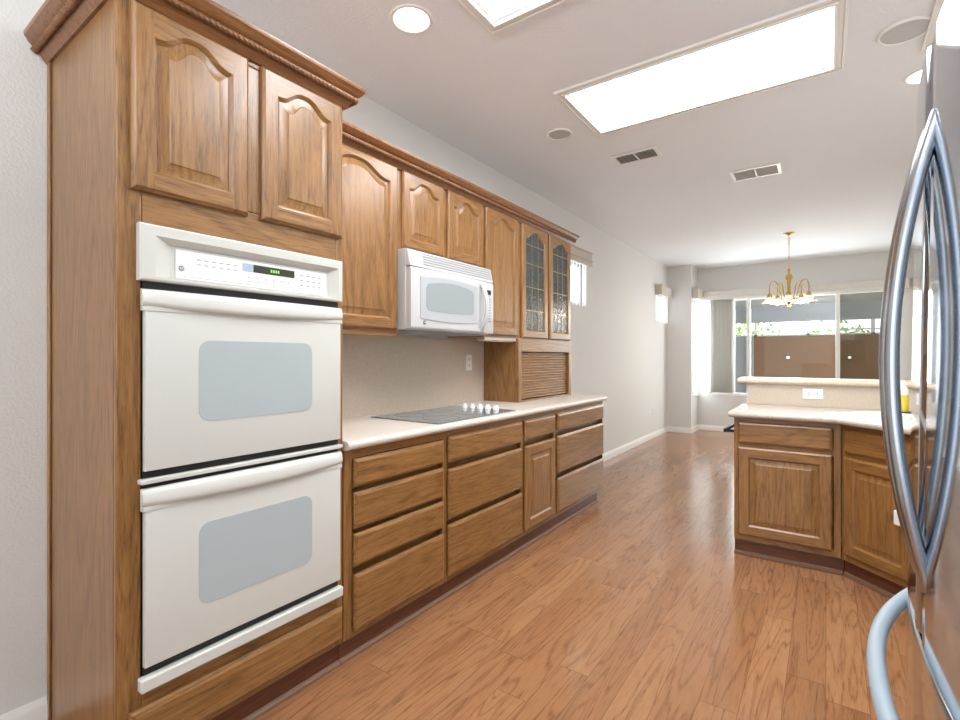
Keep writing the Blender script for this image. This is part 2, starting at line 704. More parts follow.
blind('closed white vertical blind in the high window just past the upper cabinets', 'x', W, 4.43, 5.07, 1.80, 2.28, 8, 0.35, BLINDW)
blind('closed white vertical blind in the small high window near the far corner', 'x', W, 7.89, 8.44, 1.80, 2.28, 7, 0.35, BLINDW)
blind('tall white vertical blind on the narrow side window of the nook', 'x', JX, 8.68, 9.0, 0.61, 2.22, 4, 0.2, BLINDW)
blind('grey vertical blind stacked at the left of the wide far window', 'y', FY, -1.60, -1.24, 0.66, 2.215, 26, 1.25, BLINDG, inw=-1)


def valance(label, axis, face, u0, u1, z0, z1, d=0.10, inw=1, mat=None, group=None):
    """box cornice: front board, returns and a rail moulding along the lower edge"""
    t = thing('window_valance', label, 'valance', group=group)
    m = MB()
    r = MB()
    f = face + inw * d

    def bx(mb, p, q, a, b, z0, z1):
        a, b = sorted((a, b))
        if axis == 'x':
            mb.box(a, b, p, q, z0, z1)
        else:
            mb.box(p, q, a, b, z0, z1)
    bx(m, u0, u1, f - inw * 0.015, f, z0, z1)
    bx(m, u0, u0 + 0.015, face + inw * 0.001, f - inw * 0.015, z0, z1)
    bx(m, u1 - 0.015, u1, face + inw * 0.001, f - inw * 0.015, z0, z1)
    bx(m, u0 + 0.015, u1 - 0.015, face + inw * 0.001, f - inw * 0.015, z1 - 0.012, z1)
    m.build('cornice_board', mat or VALANCE, t, bevel=0.003)
    h = z1 - z0
    bx(r, u0 - 0.006, u1 + 0.006, f, f + inw * 0.010, z0 + h * 0.32, z0 + h * 0.42)
    bx(r, u0 - 0.006, u1 + 0.006, f, f + inw * 0.010, z1 - h * 0.12, z1)
    bx(r, u0 - 0.006, u1 + 0.006, f, f + inw * 0.007, z0, z0 + h * 0.08)
    r.build('rail_moulding', mat or VALANCE, t, bevel=0.003)
    return t


valance('beige box valance over the high window just past the upper cabinets', 'x', W, 4.40, 5.09, 2.235, 2.39)
valance('beige box valance over the small high window near the far corner', 'x', W, 7.87, 8.48, 2.235, 2.39)
valance('short beige box valance over the narrow side window of the nook', 'x', JX, 8.63, 9.04, 2.225, 2.39)
valance('long pale valance running across the top of the wide far window', 'y', FY, -1.69, 0.95, 2.225, 2.36, 0.09, -1, HEADER)


# ------------------------------------------------------------------ skylights and ceiling fixtures
DIFFUSER = emit('skylight_diffuser', (1, 1, 1), 5.0)
WELL = plain('skylight_well', srgb(248, 248, 248), 0.6)


def skylight(label, x0, x1, y0, y1):
    t = thing('skylight', label, 'skylight', ((x0 + x1) / 2, (y0 + y1) / 2, CZ), group=None)
    hx, hy = (x1 - x0) / 2, (y1 - y0) / 2
    tr = MB()
    for w0, w1, dz in ((0.0, 0.014, 0.020), (0.014, 0.036, 0.012), (0.036, 0.05, 0.017)):
        for a, b, c, d in ((-hx - w1, hx + w1, hy + w0, hy + w1), (-hx - w1, hx + w1, -hy - w1, -hy - w0),
                           (-hx - w1, -hx - w0, -hy - w0, hy + w0), (hx + w0, hx + w1, -hy - w0, hy + w0)):
            tr.box(a, b, c, d, -dz, -0.0005)
    tr.build('trim_frame', WHITE_TRIM, t, bevel=0.003)
    we = MB()
    e = 0.0015
    for a, b, c, d in ((-hx + e, hx - e, hy - 0.012, hy - e), (-hx + e, hx - e, -hy + e, -hy + 0.012),
                       (-hx + e, -hx + 0.012, -hy + 0.012, hy - 0.012), (hx - 0.012, hx - e, -hy + 0.012, hy - 0.012)):
        we.box(a, b, c, d, 0, 0.13)
    we.build('light_well', WELL, t)
    MB().box(-hx + e, hx - e, -hy + e, hy - e, 0.13, 0.142).build('diffuser_panel', DIFFUSER, t)
    return t


skylight('bright skylight at the top edge, above the wall ovens', *SKY[0])
skylight('long white skylight in the middle of the ceiling', *SKY[1])
skylight('bright ceiling panel just above the refrigerator', *SKY[2])

BULBLIGHT = emit('downlight_lens', (1, 0.98, 0.95), 14.0)


def downlight(label, x, y, power, r=0.075):
    t = thing('recessed_light', label, 'ceiling light', (x, y, CZ), group='lit recessed ceiling lights')
    MB().lathe([(r, 0.0), (r + 0.006, -0.006), (r + 0.020, -0.005), (r + 0.024, -0.0005), (r, -0.0004)][::-1], seg=40, cap=False).build('trim_ring', WHITE_TRIM, t)
    MB().lathe([(r, -0.002), (r * 0.9, -0.004), (0.001, -0.008)], seg=36).build('lens', BULBLIGHT, t)
    l = bpy.data.lights.new('downlight_lamp', 'SPOT')
    l.energy = power
    l.spot_size = math.radians(150)
    l.spot_blend = 0.5
    l.shadow_soft_size = 0.05
    l.color = (1, 0.95, 0.88)
    o = bpy.data.objects.new('downlight_lamp', l)
    COL.objects.link(o)
    o.parent = t
    o.location = (0, 0, -0.02)
    return t


downlight('lit round recessed light in the ceiling above the wall ovens', -1.52, 1.62, 26)
downlight('lit round recessed light half hidden behind the refrigerator', 0.44, 3.53, 14)


def speaker(label, x, y, r):
    t = thing('ceiling_speaker', label, 'speaker', (x, y, CZ), group='round ceiling speakers')
    MB().lathe([(r - 0.016, -0.003), (r - 0.012, -0.010), (r - 0.004, -0.011), (r, -0.004), (r, -0.0005), (r - 0.016, -0.0005)], seg=40, cap=False).build('rim', WHITE_TRIM, t)
    MB().lathe([(r - 0.014, -0.0005), (r - 0.014, -0.005), (0.001, -0.006)], seg=36).build('grille', GRILL, t)


speaker('round ceiling speaker above the cabinets, left of the long skylight', -1.48, 3.03, 0.088)
speaker('larger round ceiling speaker right of the long skylight', 0.30, 3.0, 0.105)


def vent(label, x0, x1, y0, y1, mat_back, mat_slat, n):
    t = thing('ceiling_vent', label, 'vent', ((x0 + x1) / 2, (y0 + y1) / 2, CZ), group='ceiling air vents')
    hx, hy = (x1 - x0) / 2, (y1 - y0) / 2
    f = MB()
    w = 0.028
    f.box(-hx, hx, hy - w, hy, -0.008, -0.0005)
    f.box(-hx, hx, -hy, -hy + w, -0.008, -0.0005)
    f.box(-hx, -hx + w, -hy + w, hy - w, -0.008, -0.0005)
    f.box(hx - w, hx, -hy + w, hy - w, -0.008, -0.0005)
    f.box(-0.006, 0.006, -hy + w, hy - w, -0.009, -0.0005)
    f.build('frame', WHITE_TRIM, t, bevel=0.002)
    MB().box(-hx + w, hx - w, -hy + w, hy - w, -0.0015, -0.0005).build('backing', mat_back, t)
    for sgn in (-1, 1):
        a, b = (-hx + w, -0.006) if sgn < 0 else (0.006, hx - w)
        for i in range(n):
            y = -hy + w + (i + 0.5) * (2 * hy - 2 * w) / n
            MB().box(a, b, -0.0065, 0.0065, -0.001, 0.001).build('slat', mat_slat, t, loc=(0, y, -0.007), rot=(0.6, 0, 0))


vent('ceiling vent with dark louvres, nearer the cabinets', -1.335, -1.0, 3.60, 3.80, VENTDARK, GREYV, 6)
vent('pale ceiling vent with white louvres, between dark vent and chandelier', -0.65, -0.29, 4.46, 4.72, GREYV, WHITE_TRIM, 6)


# ------------------------------------------------------------------ cabinet joinery
def arch(u):
    c = 0.5 * (1 + math.cos(PI * u)) if abs(u) < 1 else 0.0
    return (c * c * (3 - 2 * c)) * 0.7 + c * 0.3


def outline(x0, x1, z0, zs, rise, d, n):
    """opening outline inset by d: sill, then corners doubled so that the stiles run full height, then the (arched) head"""
    a, b = x0 + d, x1 - d
    zl, zh = z0 + d, zs - d
    pts = [(a, zl), (b, zl), (b, zl), (b, zh)]
    for i in range(n):
        u = 1 - 2 * i / (n - 1)
        g = arch(u) if rise > 0 else 0.0
        pts.append(((a + b) / 2 + u * (b - a) / 2, zh + rise * g))
    return pts + [(a, zh), (a, zl)]


def raised_door(name, parent, w, h, loc, rise=0.0, stile=0.056, t=0.02, glassy=False, label=None):
    n = 25 if rise else 2
    x0, x1, z0 = stile, w - stile, stile
    zs = h - 0.037 - rise if rise else h - stile

    def R(pts, y):
        return [(x, y, z) for x, z in pts]

    def outer(d):
        pts = [(x0, d), (x1, d), (w - d, d), (w - d, h - d)]
        for i in range(n):
            pts.append((x1 + (x0 - x1) * i / (n - 1), h - d))
        return pts + [(d, h - d), (d, d)]
    ol = lambda d: outline(x0, x1, z0, zs, rise, d, n)
    rings = [R(outer(0), 0), R(outer(0), -(t - 0.009)), R(outer(0.003), -(t - 0.0045)), R(outer(0.010), -t),
             R(ol(-0.001), -t), R(ol(0.002), -(t - 0.002)), R(ol(0.005), -(t - 0.006)), R(ol(0.009), -(t - 0.009)), R(ol(0.009), 0)]
    N = len(rings[0])
    mf = lambda i, a: 1 if (a in (1, 2, 3) or a >= N - 3) else 0
    fr = MB().loft(rings, loop=True, mf=mf)
    o = fr.build(name, [OAK_H, OAK_V], parent, loc=loc, smooth=24, weld=True)
    if label:
        o['label'] = label
    if glassy:
        MB().loft([R(ol(0.004), -0.006), R(ol(0.004), -0.010)]).build('glass_pane', SEEDED, o, weld=True)
        le = MB()
        ax, bx = x0 + 0.006, x1 - 0.006

        def zt(x):
            u = (x - w / 2) / ((bx - ax) / 2)
            return zs + rise * arch(u) - 0.006
        wd = 0.0022
        hh = zs - z0
        for k in range(1, 3):
            x = ax + (bx - ax) * k / 3
            le.box(x - wd, x + wd, -0.0125, -0.0101, z0 + 0.006, zt(x))
        for q in (0.22, 0.47, 0.72, 0.92):
            z = z0 + hh * q
            le.box(ax, bx, -0.0130, -0.0101, z - wd * 1.2, z + wd * 1.2)
        le.build('brass_leading', LEAD, o)
        jew = MB()
        rnd = random.Random(int(w * 1000) + int(loc[0] * 100))
        for k in range(16):
            x = rnd.uniform(ax + 0.01, bx - 0.01)
            z = rnd.uniform(z0 + 0.02, z0 + hh * 0.42)
            s_ = rnd.uniform(0.0025, 0.005)
            jew.box(x - s_, x + s_, -0.0120, -0.0101, z - s_, z + s_)
        jew.build('glass_jewels', LEAD, o)
    else:
        MB().loft([R(ol(0.0085), -0.003), R(ol(0.0085), -(t - 0.0115)), R(ol(0.012), -(t - 0.0115)), R(ol(0.040), -(t - 0.004)), R(ol(0.043), -(t - 0.002))]).build('raised_panel', OAK_V, o, smooth=18, weld=True)
    return o


def drawer_front(parent, w, h, loc, t=0.02, name='drawer_front'):
    def R(d, y):
        return [(d, y, d), (w - d, y, d), (w - d, y, h - d), (d, y, h - d)]
    m = MB().loft([R(0, 0), R(0, -(t - 0.010)), R(0.004, -(t - 0.0075)), R(0.006, -(t - 0.004)), R(0.014, -t)])
    return m.build(name, OAK_H, parent, loc=loc, smooth=20)


def frame_mb(w, z0, z1, y, xs, zs, t=0.019):
    """face frame (front at y): vertical members [(x0,x1)] full height, rails [(x0,x1,z0,z1)]"""
    m = MB()
    for a, b in xs:
        m.box(a, b, y, y + t, z0, z1, 1)
    for a, b, c, d in zs:
        m.box(a, b, y, y + t, c, d, 0)
    return m


R90 = PI / 2
D = 0.595          # depth of base cabinets to the face frame
# ---- base cabinets on the left wall (local x runs along the wall, local y towards it)
BASE = [
    ('oak base cabinet with four drawers beside the wall ovens', 1.30, 1.945,
     [('d', 1.346, 1.923, .717, .833), ('d', 1.346, 1.923, .545, .694), ('d', 1.346, 1.923, .390, .524), ('d', 1.346, 1.923, .126, .358)]),
    ('oak three-drawer base cabinet directly under the cooktop', 1.945, 2.725,
     [('d', 1.964, 2.705, .710, .842), ('d', 1.964, 2.705, .418, .675), ('d', 1.964, 2.705, .126, .388)]),
    ('narrow oak base cabinet with one drawer over one door', 2.725, 3.19,
     [('d', 2.743, 3.171, .714, .843), ('p', 2.743, 3.171, .132, .677)]),
    ('oak three-drawer base cabinet at the far end of the worktop', 3.19, 4.115,
     [('d', 3.211, 4.095, .720, .842), ('d', 3.211, 4.095, .411, .681), ('d', 3.211, 4.095, .126, .376)]),
]
for lab, ya, yb, fronts in BASE:
    w = yb - ya
    t = thing('base_cabinet', lab, 'cabinet', (W, ya, 0), R90, group='oak base cabinets on the left wall')
    g = 0.0006
    c = MB()
    c.box(g, 0.016, -D + 0.019, -0.002, 0.10, 0.876, 1)
    c.box(w - 0.016, w - g, -D + 0.019, -0.002, 0.10, 0.876, 1)
    c.box(0.016, w - 0.016, -0.012, -0.002, 0.10, 0.876, 1)
    c.box(0.016, w - 0.016, -D + 0.019, -0.012, 0.10, 0.116, 0)
    c.build('carcass', [OAK_H, OAK_V], t)
    fz = sorted(f[3] for f in fronts)[1:]
    s0 = 0.043 if ya < 1.5 else 0.014
    s1 = 0.018 if ya < 3 else 0.012
    rails = [(s0, w - s1, 0.10, 0.14), (s0, w - s1, 0.836, 0.876)]
    fm = frame_mb(w, 0.10, 0.876, -D, [(g, s0), (w - s1, w - g)], rails)
    for z in fz:
        fm.box(s0, w - s1, -D + 0.030, -D + 0.036, z - 0.05, z + 0.03, 0)
    fm.build('face_frame', [OAK_H, OAK_V], t)
    for k, a, b, z0, z1 in fronts:
        if k == 'd':
            drawer_front(t, b - a, z1 - z0, (a - ya, -D - 0.0003, z0))
        else:
            raised_door('door', t, b - a, z1 - z0, (a - ya, -D - 0.0003, z0), 0.0, 0.06)
    tk = MB()
    we = w - 0.055 if ya > 3 else w - g
    tk.box(g, we, -D + 0.030, -D + 0.045, 0.0, 0.0995)
    if ya > 3:
        tk.box(we - 0.015, we, -D + 0.045, -0.002, 0.0, 0.0995)
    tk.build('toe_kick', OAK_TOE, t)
    MB().prism([(-D + 0.0295, 0.0), (-D + 0.016, 0.0), (-D + 0.016, 0.010), (-D + 0.021, 0.017), (-D + 0.0295, 0.020)], g, we, 'x').build('shoe_moulding', SHOE, t)

# ---- left worktop with bullnose front
prof = []
for k in range(9):
    a = -PI / 2 + PI * k / 8
    prof.append((0.019 * math.cos(a), 0.019 * math.sin(a)))
ct = MB()
pl = [(W + 0.002, 0.876), (-1.576, 0.876)] + [(-1.576 + 0.019 * math.cos(-PI / 2 + PI * k / 8), 0.895 + 0.019 * math.sin(-PI / 2 + PI * k / 8)) for k in range(1, 8)] + [(-1.576, 0.914), (W + 0.002, 0.914)]
ct.loft([[(x, y, z) for x, z in pl] for y in (1.2985, 4.128)])
tag(ct.build('worktop', COUNTER), 'long pale laminate worktop along the left wall under the microwave', 'worktop')

# ---- backsplash
tag(MB().box(W + 0.0008, W + 0.008, 1.30, 3.138, 0.9145, 1.384).build('backsplash', SPLASH), 'beige laminate backsplash panel behind the cooktop', 'backsplash')

# ---- wall cabinets
UD = 0.305


def upper(lab, ya, yb, z0, z1, doors, glassy=False, rise=0.05, stile=0.056, rail=False):
    w = yb - ya
    t = thing('upper_cabinet', lab, 'cabinet', (W, ya, z0), R90, group='oak wall cabinets')
    h = z1 - z0
    g = 0.0006
    m_in = 2 if glassy else 1
    c = MB()
    c.box(g, 0.016, -UD + 0.019, -0.002, 0, h, 1)
    c.box(w - 0.016, w - g, -UD + 0.019, -0.002, 0, h, 1)
    c.box(0.016, w - 0.016, -0.012, -0.002, 0, h, m_in)
    c.box(0.016, w - 0.016, -UD + 0.019, -0.012, 0, 0.016, 0)
    c.box(0.016, w - 0.016, -UD + 0.019, -0.012, h - 0.016, h, 0)
    c.build('carcass', [OAK_H, OAK_V, INSIDE], t)
    st = [(g, 0.035), (w - 0.035, w - g)]
    for (a0, b0), (a1, b1) in zip(doors[:-1], doors[1:]):
        mid = (b0 + a1) / 2 - ya
        st.append((mid - 0.03, mid + 0.03))
    st.sort()
    rl = []
    for (a0, b0), (a1, b1) in zip(st[:-1], st[1:]):
        rl += [(b0, a1, 0, 0.035), (b0, a1, h - 0.05, h)]
    if rail:
        MB().box(g, w - g, -UD + 0.001, -UD + 0.019, -0.022, -0.0003).build('light_rail', OAK_H, t, bevel=0.003)
    frame_mb(w, 0, h, -UD, st, rl).build('face_frame', [OAK_H, OAK_V], t)
    if glassy:
        for z in (0.27, 0.55):
            MB().box(0.017, w - 0.017, -UD + 0.05, -0.013, z, z + 0.016).build('shelf', OAK_H, t)
    for a, b in doors:
        raised_door('glass_door' if glassy else 'door', t, b - a, h - 0.045, (a - ya, -UD - 0.0003, 0.014), rise, stile, glassy=glassy)
    return t


UT = 2.30
upper('oak wall cabinet with one tall arched door beside the wall ovens', 1.30, 1.90, 1.385, UT, [(1.345, 1.885)], rise=0.055, rail=True)
upper('short oak wall cabinet with two small arched doors above the microwave', 1.90, 2.70, 1.838, UT, [(1.925, 2.275), (2.315, 2.682)], rise=0.05, stile=0.05)
upper('oak wall cabinet with one arched door between microwave and glass doors', 2.70, 3.165, 1.392, UT, [(2.72, 3.142)], rise=0.055)
upper('oak wall cabinet with two leaded glass doors at the end of the run', 3.165, 4.07, 1.385, UT, [(3.197, 3.615), (3.648, 4.055)], glassy=True, rise=0.055)

# crown along the wall cabinets with its rope bead
CROWN = [(0.0, 0.0), (0.008, 0.0), (0.011, 0.005), (0.015, 0.009), (0.020, 0.018), (0.027, 0.026), (0.029, 0.030), (0.029, 0.042),
         (0.036, 0.044), (0.046, 0.048), (0.055, 0.056), (0.060, 0.066), (0.064, 0.070), (0.066, 0.078), (0.066, 0.084), (0.0, 0.084)]


def rope(path, out, z, r=0.0104, pitch=0.018):
    """twisted rope bead along a mitred 2-D path"""
    P = [Vector(p) for p in path]
    n = len(P)
    Q = []
    for i in range(n):
        ds = []
        if i > 0:
            ds.append((P[i] - P[i - 1]).normalized())
        if i < n - 1:
            ds.append((P[i + 1] - P[i]).normalized())
        ns = [Vector((d.y, -d.x)) for d in ds]
        mit = (ns[0] + ns[1]) / (1 + ns[0].dot(ns[1])) if len(ns) == 2 else ns[0]
        Q.append(P[i] + mit * out)
    m = MB()
    seg = 15
    s_run = 0.0
    for i in range(n - 1):
        d = Q[i + 1] - Q[i]
        L = d.length
        d.normalize()
        nn = Vector((d.y, -d.x))
        k = max(2, int(L / (pitch / 5)))
        rings = []
        for j in range(k + 1):
            s_ = L * j / k
            c = Q[i] + d * s_
            ring = []
            for q in range(seg):
                a = 2 * PI * q / seg
                rad = r * (1 + 0.24 * math.cos(3 * a + 2 * PI * (s_run + s_) / pitch))
                ring.append((c.x + nn.x * rad * math.cos(a), c.y + nn.y * rad * math.cos(a), z + rad * math.sin(a)))
            rings.append(ring)
        s_run += L
        m.loft(rings)
    return m


def crown(path, z0, parent=None):
    m = MB().sweep(path, [(o, z + z0) for o, z in CROWN])
    rp = rope(path, 0.037, z0 + 0.034)
    return m, rp


CX = W + UD
pth = [(CX, 1.378), (CX, 4.0705), (W + 0.002, 4.0705)]
pth = pth  # outward side is to the right of travel (towards the room)
prof_ = [(o, z + 2.263) for o, z in CROWN]
XF = CX + 0.0006
run = MB().loft([[(XF + o, 1.378, z) for o, z in prof_], [(XF + o, 4.0705 + o, z) for o, z in prof_]])
cr = run.build('crown_moulding', OAK_CROWN, smooth=30)
tag(cr, 'long oak crown moulding with rope bead along the wall cabinets', 'moulding')
ret = MB().loft([[(XF + o, 4.0705 + o, z) for o, z in prof_], [(W + 0.002, 4.0705 + o, z) for o, z in prof_]])
ret.build('crown_return', OAK_CROWN, cr, smooth=30)
rp = rope(pth, 0.037, 2.263 + 0.034)
rp.build('rope_bead', OAK_CROWN, cr, smooth=60)

# light rail under the cabinet; the light it reflects is painted in as beige
t = thing('pale_light_rail', 'slim pale light rail under the cabinet right of the microwave', 'light', (W, 2.72, 1.392), R90)
MB().box(0.0, 0.415, -UD - 0.002, -UD + 0.07, -0.024, -0.0005).build('housing', plain('rail_reflection_beige', srgb(196, 176, 160), 0.5), t, bevel=0.004)  # solid rail body, no lamp inside
MB().box(0.02, 0.395, -UD + 0.012, -UD + 0.06, -0.028, -0.0245).build('lens', WHITEPL, t)  # plain white strip below the rail, gives no light

# appliance garage
GA, GB = 3.14, 4.062
t = thing('appliance_garage', 'oak appliance garage with slatted roll-up tambour door on the worktop', 'cabinet', (W, GA, 0.9145), R90)
w, h = GB - GA, 1.384 - 0.9145
c = MB()
c.box(0, 0.016, -UD + 0.0, -0.009, 0, h, 1)
c.box(w - 0.016, w, -UD + 0.0, -0.009, 0, h, 1)
c.box(0.016, w - 0.016, -0.02, -0.009, 0, h, 1)
c.box(0.016, w - 0.016, -UD, -0.02, h - 0.016, h, 0)
c.build('carcass', [OAK_H, OAK_V], t)
frame_mb(w, 0, h, -UD - 0.019, [(0, 0.045), (w - 0.045, w)], [(0.045, w - 0.045, h - 0.09, h), (0.045, w - 0.045, 0, 0.014)]).build('face_frame', [OAK_H, OAK_V], t, bevel=0.002)
tb = MB()
nS = 17
z0, z1 = 0.016, h - 0.092
for i in range(nS):
    a = z0 + (z1 - z0) * i / nS
    b = z0 + (z1 - z0) * (i + 1) / nS - 0.001
    q = [(-UD + 0.012, a)] + [(-UD + 0.006 - 0.007 * math.sin(PI * k / 6), a + (b - a) * (k / 6)) for k in range(7)] + [(-UD + 0.012, b)]
    tb.prism(q, 0.046, w - 0.046, 'x')
tb.build('tambour_door', OAK_H, t)

# ------------------------------------------------------------------ tall oven cabinet
TY0, TY1 = 0.523, 1.2975
tw = TY1 - TY0
t = thing('oven_cabinet', 'tall oak cabinet housing the white double oven, two arched doors on top', 'cabinet', (W, TY0, 0), R90)
TH = 2.30
c = MB()
c.box(0, 0.019, -D + 0.02, -0.002, 0.0, TH, 1)
c.box(tw - 0.019, tw, -D + 0.02, -0.002, 0.10, TH, 1)
c.box(0.019, tw - 0.019, -0.012, -0.002, 0.1, TH, 1)
for z in (0.10, 0.27, 1.655, TH - 0.018):
    c.box(0.019, tw - 0.019, -D + 0.02, -0.012, z, z + 0.018, 0)
c.build('carcass', [OAK_H, OAK_V], t, bevel=0.0015)
f = MB()
y = -D
f.box(0, 0.062, y, y + 0.0195, 0.10, TH, 1)
f.box(tw - 0.036, tw, y, y + 0.0195, 0.10, TH, 1)
f.box(0.062, tw - 0.036, y, y + 0.0195, 0.10, 0.30, 0)
f.box(0.062, tw - 0.036, y, y + 0.0195, 1.636, 1.745, 0)
f.box(0.062, tw - 0.036, y, y + 0.0195, 2.24, TH, 0)
f.box(0.372, 0.424, y, y + 0.0195, 1.745, 2.24, 1)
f.build('face_frame', [OAK_H, OAK_V], t, bevel=0.004)
raised_door('door', t, 0.340, 0.528, (0.555 - TY0, -D - 0.0003, 1.727), 0.046)
raised_door('door', t, 0.340, 0.528, (0.943 - TY0, -D - 0.0003, 1.727), 0.046)
drawer_front(t, 0.735, 0.135, (0.552 - TY0, -D - 0.0003, 0.122), name='drawer_front')
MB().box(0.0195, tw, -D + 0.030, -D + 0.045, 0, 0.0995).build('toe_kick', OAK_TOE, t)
MB().box(-0.0005, 0.006, -0.030, -0.003, 0.0, 2.262).move(-0.0062, 0, 0).build('scribe_strip', OAK_V, t, bevel=0.003)
MB().prism([(-D + 0.0295, 0.0), (-D + 0.016, 0.0), (-D + 0.016, 0.010), (-D + 0.021, 0.017), (-D + 0.0295, 0.020)], 0.02, tw, 'x').build('shoe_moulding', SHOE, t)
# crown with returns (local path: wall -> front left -> front right -> back to the wall-cabinet crown)
lp = [(tw + 0.0005, -UD - 0.07), (tw + 0.0005, -D - 0.0006), (-0.0006, -D - 0.0006), (-0.0006, -0.003)]
lp = lp[::-1]
m, rp = crown(lp, 2.258)
# travel must keep the outside on the right: flip when needed
m, rp = crown(lp[::-1], 2.258) if (Vector((1, 0)).x < 0) else (m, rp)
o = m.build('crown_moulding', OAK_CROWN, t, smooth=30)
rp.build('rope_bead', OAK_CROWN, o, smooth=60)

# ------------------------------------------------------------------ double wall oven
OY0, OY1 = 0.571, 1.277
ow = OY1 - OY0
t = thing('double_oven', 'white built-in double oven with two windowed doors in the tall cabinet', 'oven', (W, OY0, 0), R90)
fy = -D - 0.0008     # plane of the face frame
MB().box(0.02, ow - 0.04, -D + 0.0205, -0.05, 0.31, 1.62).build('oven_body', BLACK, t)
# bodywork: black backing plate, trims between and below the doors
MB().box(0.014, ow - 0.010, fy - 0.006, fy, 0.33, 1.475).build('front_recess', BLACK, t)
# control panel with a sloped recessed fascia
P = MB()
z0, z1 = 1.471, 1.634
fr, bk = fy - 0.026, fy
ro = lambda d, y, a=z0, b=z1: [(d, y, a + d), (ow - d, y, a + d), (ow - d, y, b - d), (d, y, b - d)]
P.loft([ro(0, bk), ro(0, fr + 0.006), ro(0.002, fr + 0.002), ro(0.006, fr),
        [(0.040, fr, z0 + 0.012), (ow - 0.020, fr, z0 + 0.012), (ow - 0.020, fr, z1 - 0.032), (0.040, fr, z1 - 0.032)],
        [(0.085, fr + 0.020, z0 + 0.016), (ow - 0.058, fr + 0.020, z0 + 0.016), (ow - 0.058, fr + 0.022, z1 - 0.050), (0.085, fr + 0.022, z1 - 0.050)]])
cp = P.build('control_panel', ENAMEL, t, smooth=25)
yb = fr + 0.0195
MB().box(0.100, ow - 0.066, yb - 0.001, yb, z0 + 0.020, z1 - 0.054).build('touch_panel', PANELWHITE, cp)
yb -= 0.0012
MB().box(0.343, 0.500, yb - 0.0008, yb, z0 + 0.070, z0 + 0.096).build('display', DISPLAY, cp)
dg = MB()
for k in range(4):
    dg.box(0.406 + k * 0.009, 0.412 + k * 0.009, yb - 0.0014, yb - 0.0008, z0 + 0.078, z0 + 0.088)
dg.build('display_digits', DIGIT, cp)
MB().box(0.306, 0.341, yb - 0.0008, yb, z0 + 0.070, z0 + 0.096).build('blue_key', BLUEKEY, cp)
mk = MB()
for r_, zz in enumerate((0.094, 0.079)):
    for k in range(6):
        x = 0.160 + k * 0.023
        mk.box(x, x + 0.012, yb - 0.0006, yb, z0 + zz - 0.012, z0 + zz - 0.0095)
for k in range(6):
    x = 0.325 + k * 0.030
    mk.box(x, x + 0.004, yb - 0.0006, yb, z0 + 0.048, z0 + 0.053)
    mk.box(x + 0.001, x + 0.014, yb - 0.0006, yb, z0 + 0.036, z0 + 0.038)
for r_ in range(3):
    for k in range(4):
        x = 0.525 + k * 0.026
        mk.box(x, x + 0.010, yb - 0.0006, yb, z0 + 0.046 + r_ * 0.018, z0 + 0.050 + r_ * 0.018)
mk.box(0.120, 0.360, yb - 0.0006, yb, z0 + 0.026, z0 + 0.0272)
mk.box(0.101, 0.642, yb - 0.0006, yb, z1 - 0.0565, z1 - 0.0553)
mk.build('key_markings', MARK, cp)
bd = MB()
bd.lathe([(0.0085, yb), (0.0085, yb - 0.0008), (0.0001, yb - 0.001)], (0.116, 0, z0 + 0.050), 24, axis='y')
bd = bd.build('badge', plain('badge_grey', srgb(120, 132, 150), 0.3), cp)
text('badge_letters', 'GE', 0.009, PANELWHITE, bd, (0.116, yb - 0.0012, z0 + 0.050), (PI / 2, 0, 0))


def oven_door(z0, z1, wz0, wz1):
    dy = fy - 0.007
    th = 0.019
    d = MB()
    ro = lambda e, y: [(e + 0.010, y, z0 + e), (ow - 0.006 - e, y, z0 + e), (ow - 0.006 - e, y, z1 - 0.060 - e), (e + 0.010, y, z1 - 0.060 - e)]
    d.loft([ro(0.004, dy), ro(0.004, dy - th + 0.005), ro(0.006, dy - th + 0.001), ro(0.010, dy - th)])
    do = d.build('oven_door', ENAMEL, t, smooth=25)
    # rounded window let into the enamel
    r = 0.035
    x0, x1 = 0.158, 0.562
    pts = []
    for cx, cz, a0 in ((x1 - r, wz1 - r, 0), (x0 + r, wz1 - r, PI / 2), (x0 + r, wz0 + r, PI), (x1 - r, wz0 + r, 1.5 * PI)):
        for k in range(7):
            a = a0 + PI / 2 * k / 6
            pts.append((cx + r * math.cos(a), cz + r * math.sin(a)))
    MB().prism(pts, dy - th - 0.0012, dy - th - 0.0001, 'y').build('oven_window', OVENWIN, do)
    # handle: full-width moulded bar with a recessed grip that bows forward
    n = 25
    rings = []
    for i in range(n):
        u = i / (n - 1)
        x = 0.006 + u * (ow - 0.010)
        bow = 0.014 * max(0.0, math.sin(PI * min(1, max(0, (u - 0.02) / 0.96)))) ** 0.6
        dip = 0.010 * max(0.0, math.sin(PI * u)) ** 0.8
        zt = z1 - 0.004
        zb = z1 - 0.052 - dip
        yf = dy - th - 0.003 - bow
        rings.append([(x, dy - 0.004, zb), (x, yf + 0.006, zb), (x, yf + 0.001, zb + 0.006), (x, yf, zb + 0.014), (x, yf + 0.002, zt - 0.016),
                      (x, yf + 0.008, zt - 0.004), (x, yf + 0.016, zt), (x, dy - 0.004, zt)])
    ho = MB().loft(rings).build('oven_handle', ENAMEL, do, smooth=40)
    MB().box(0.006, ow - 0.005, dy - th - 0.002, dy - 0.004, z1 - 0.0665, z1 - 0.0535).build('handle_lip', ENAMEL, do)
    return do


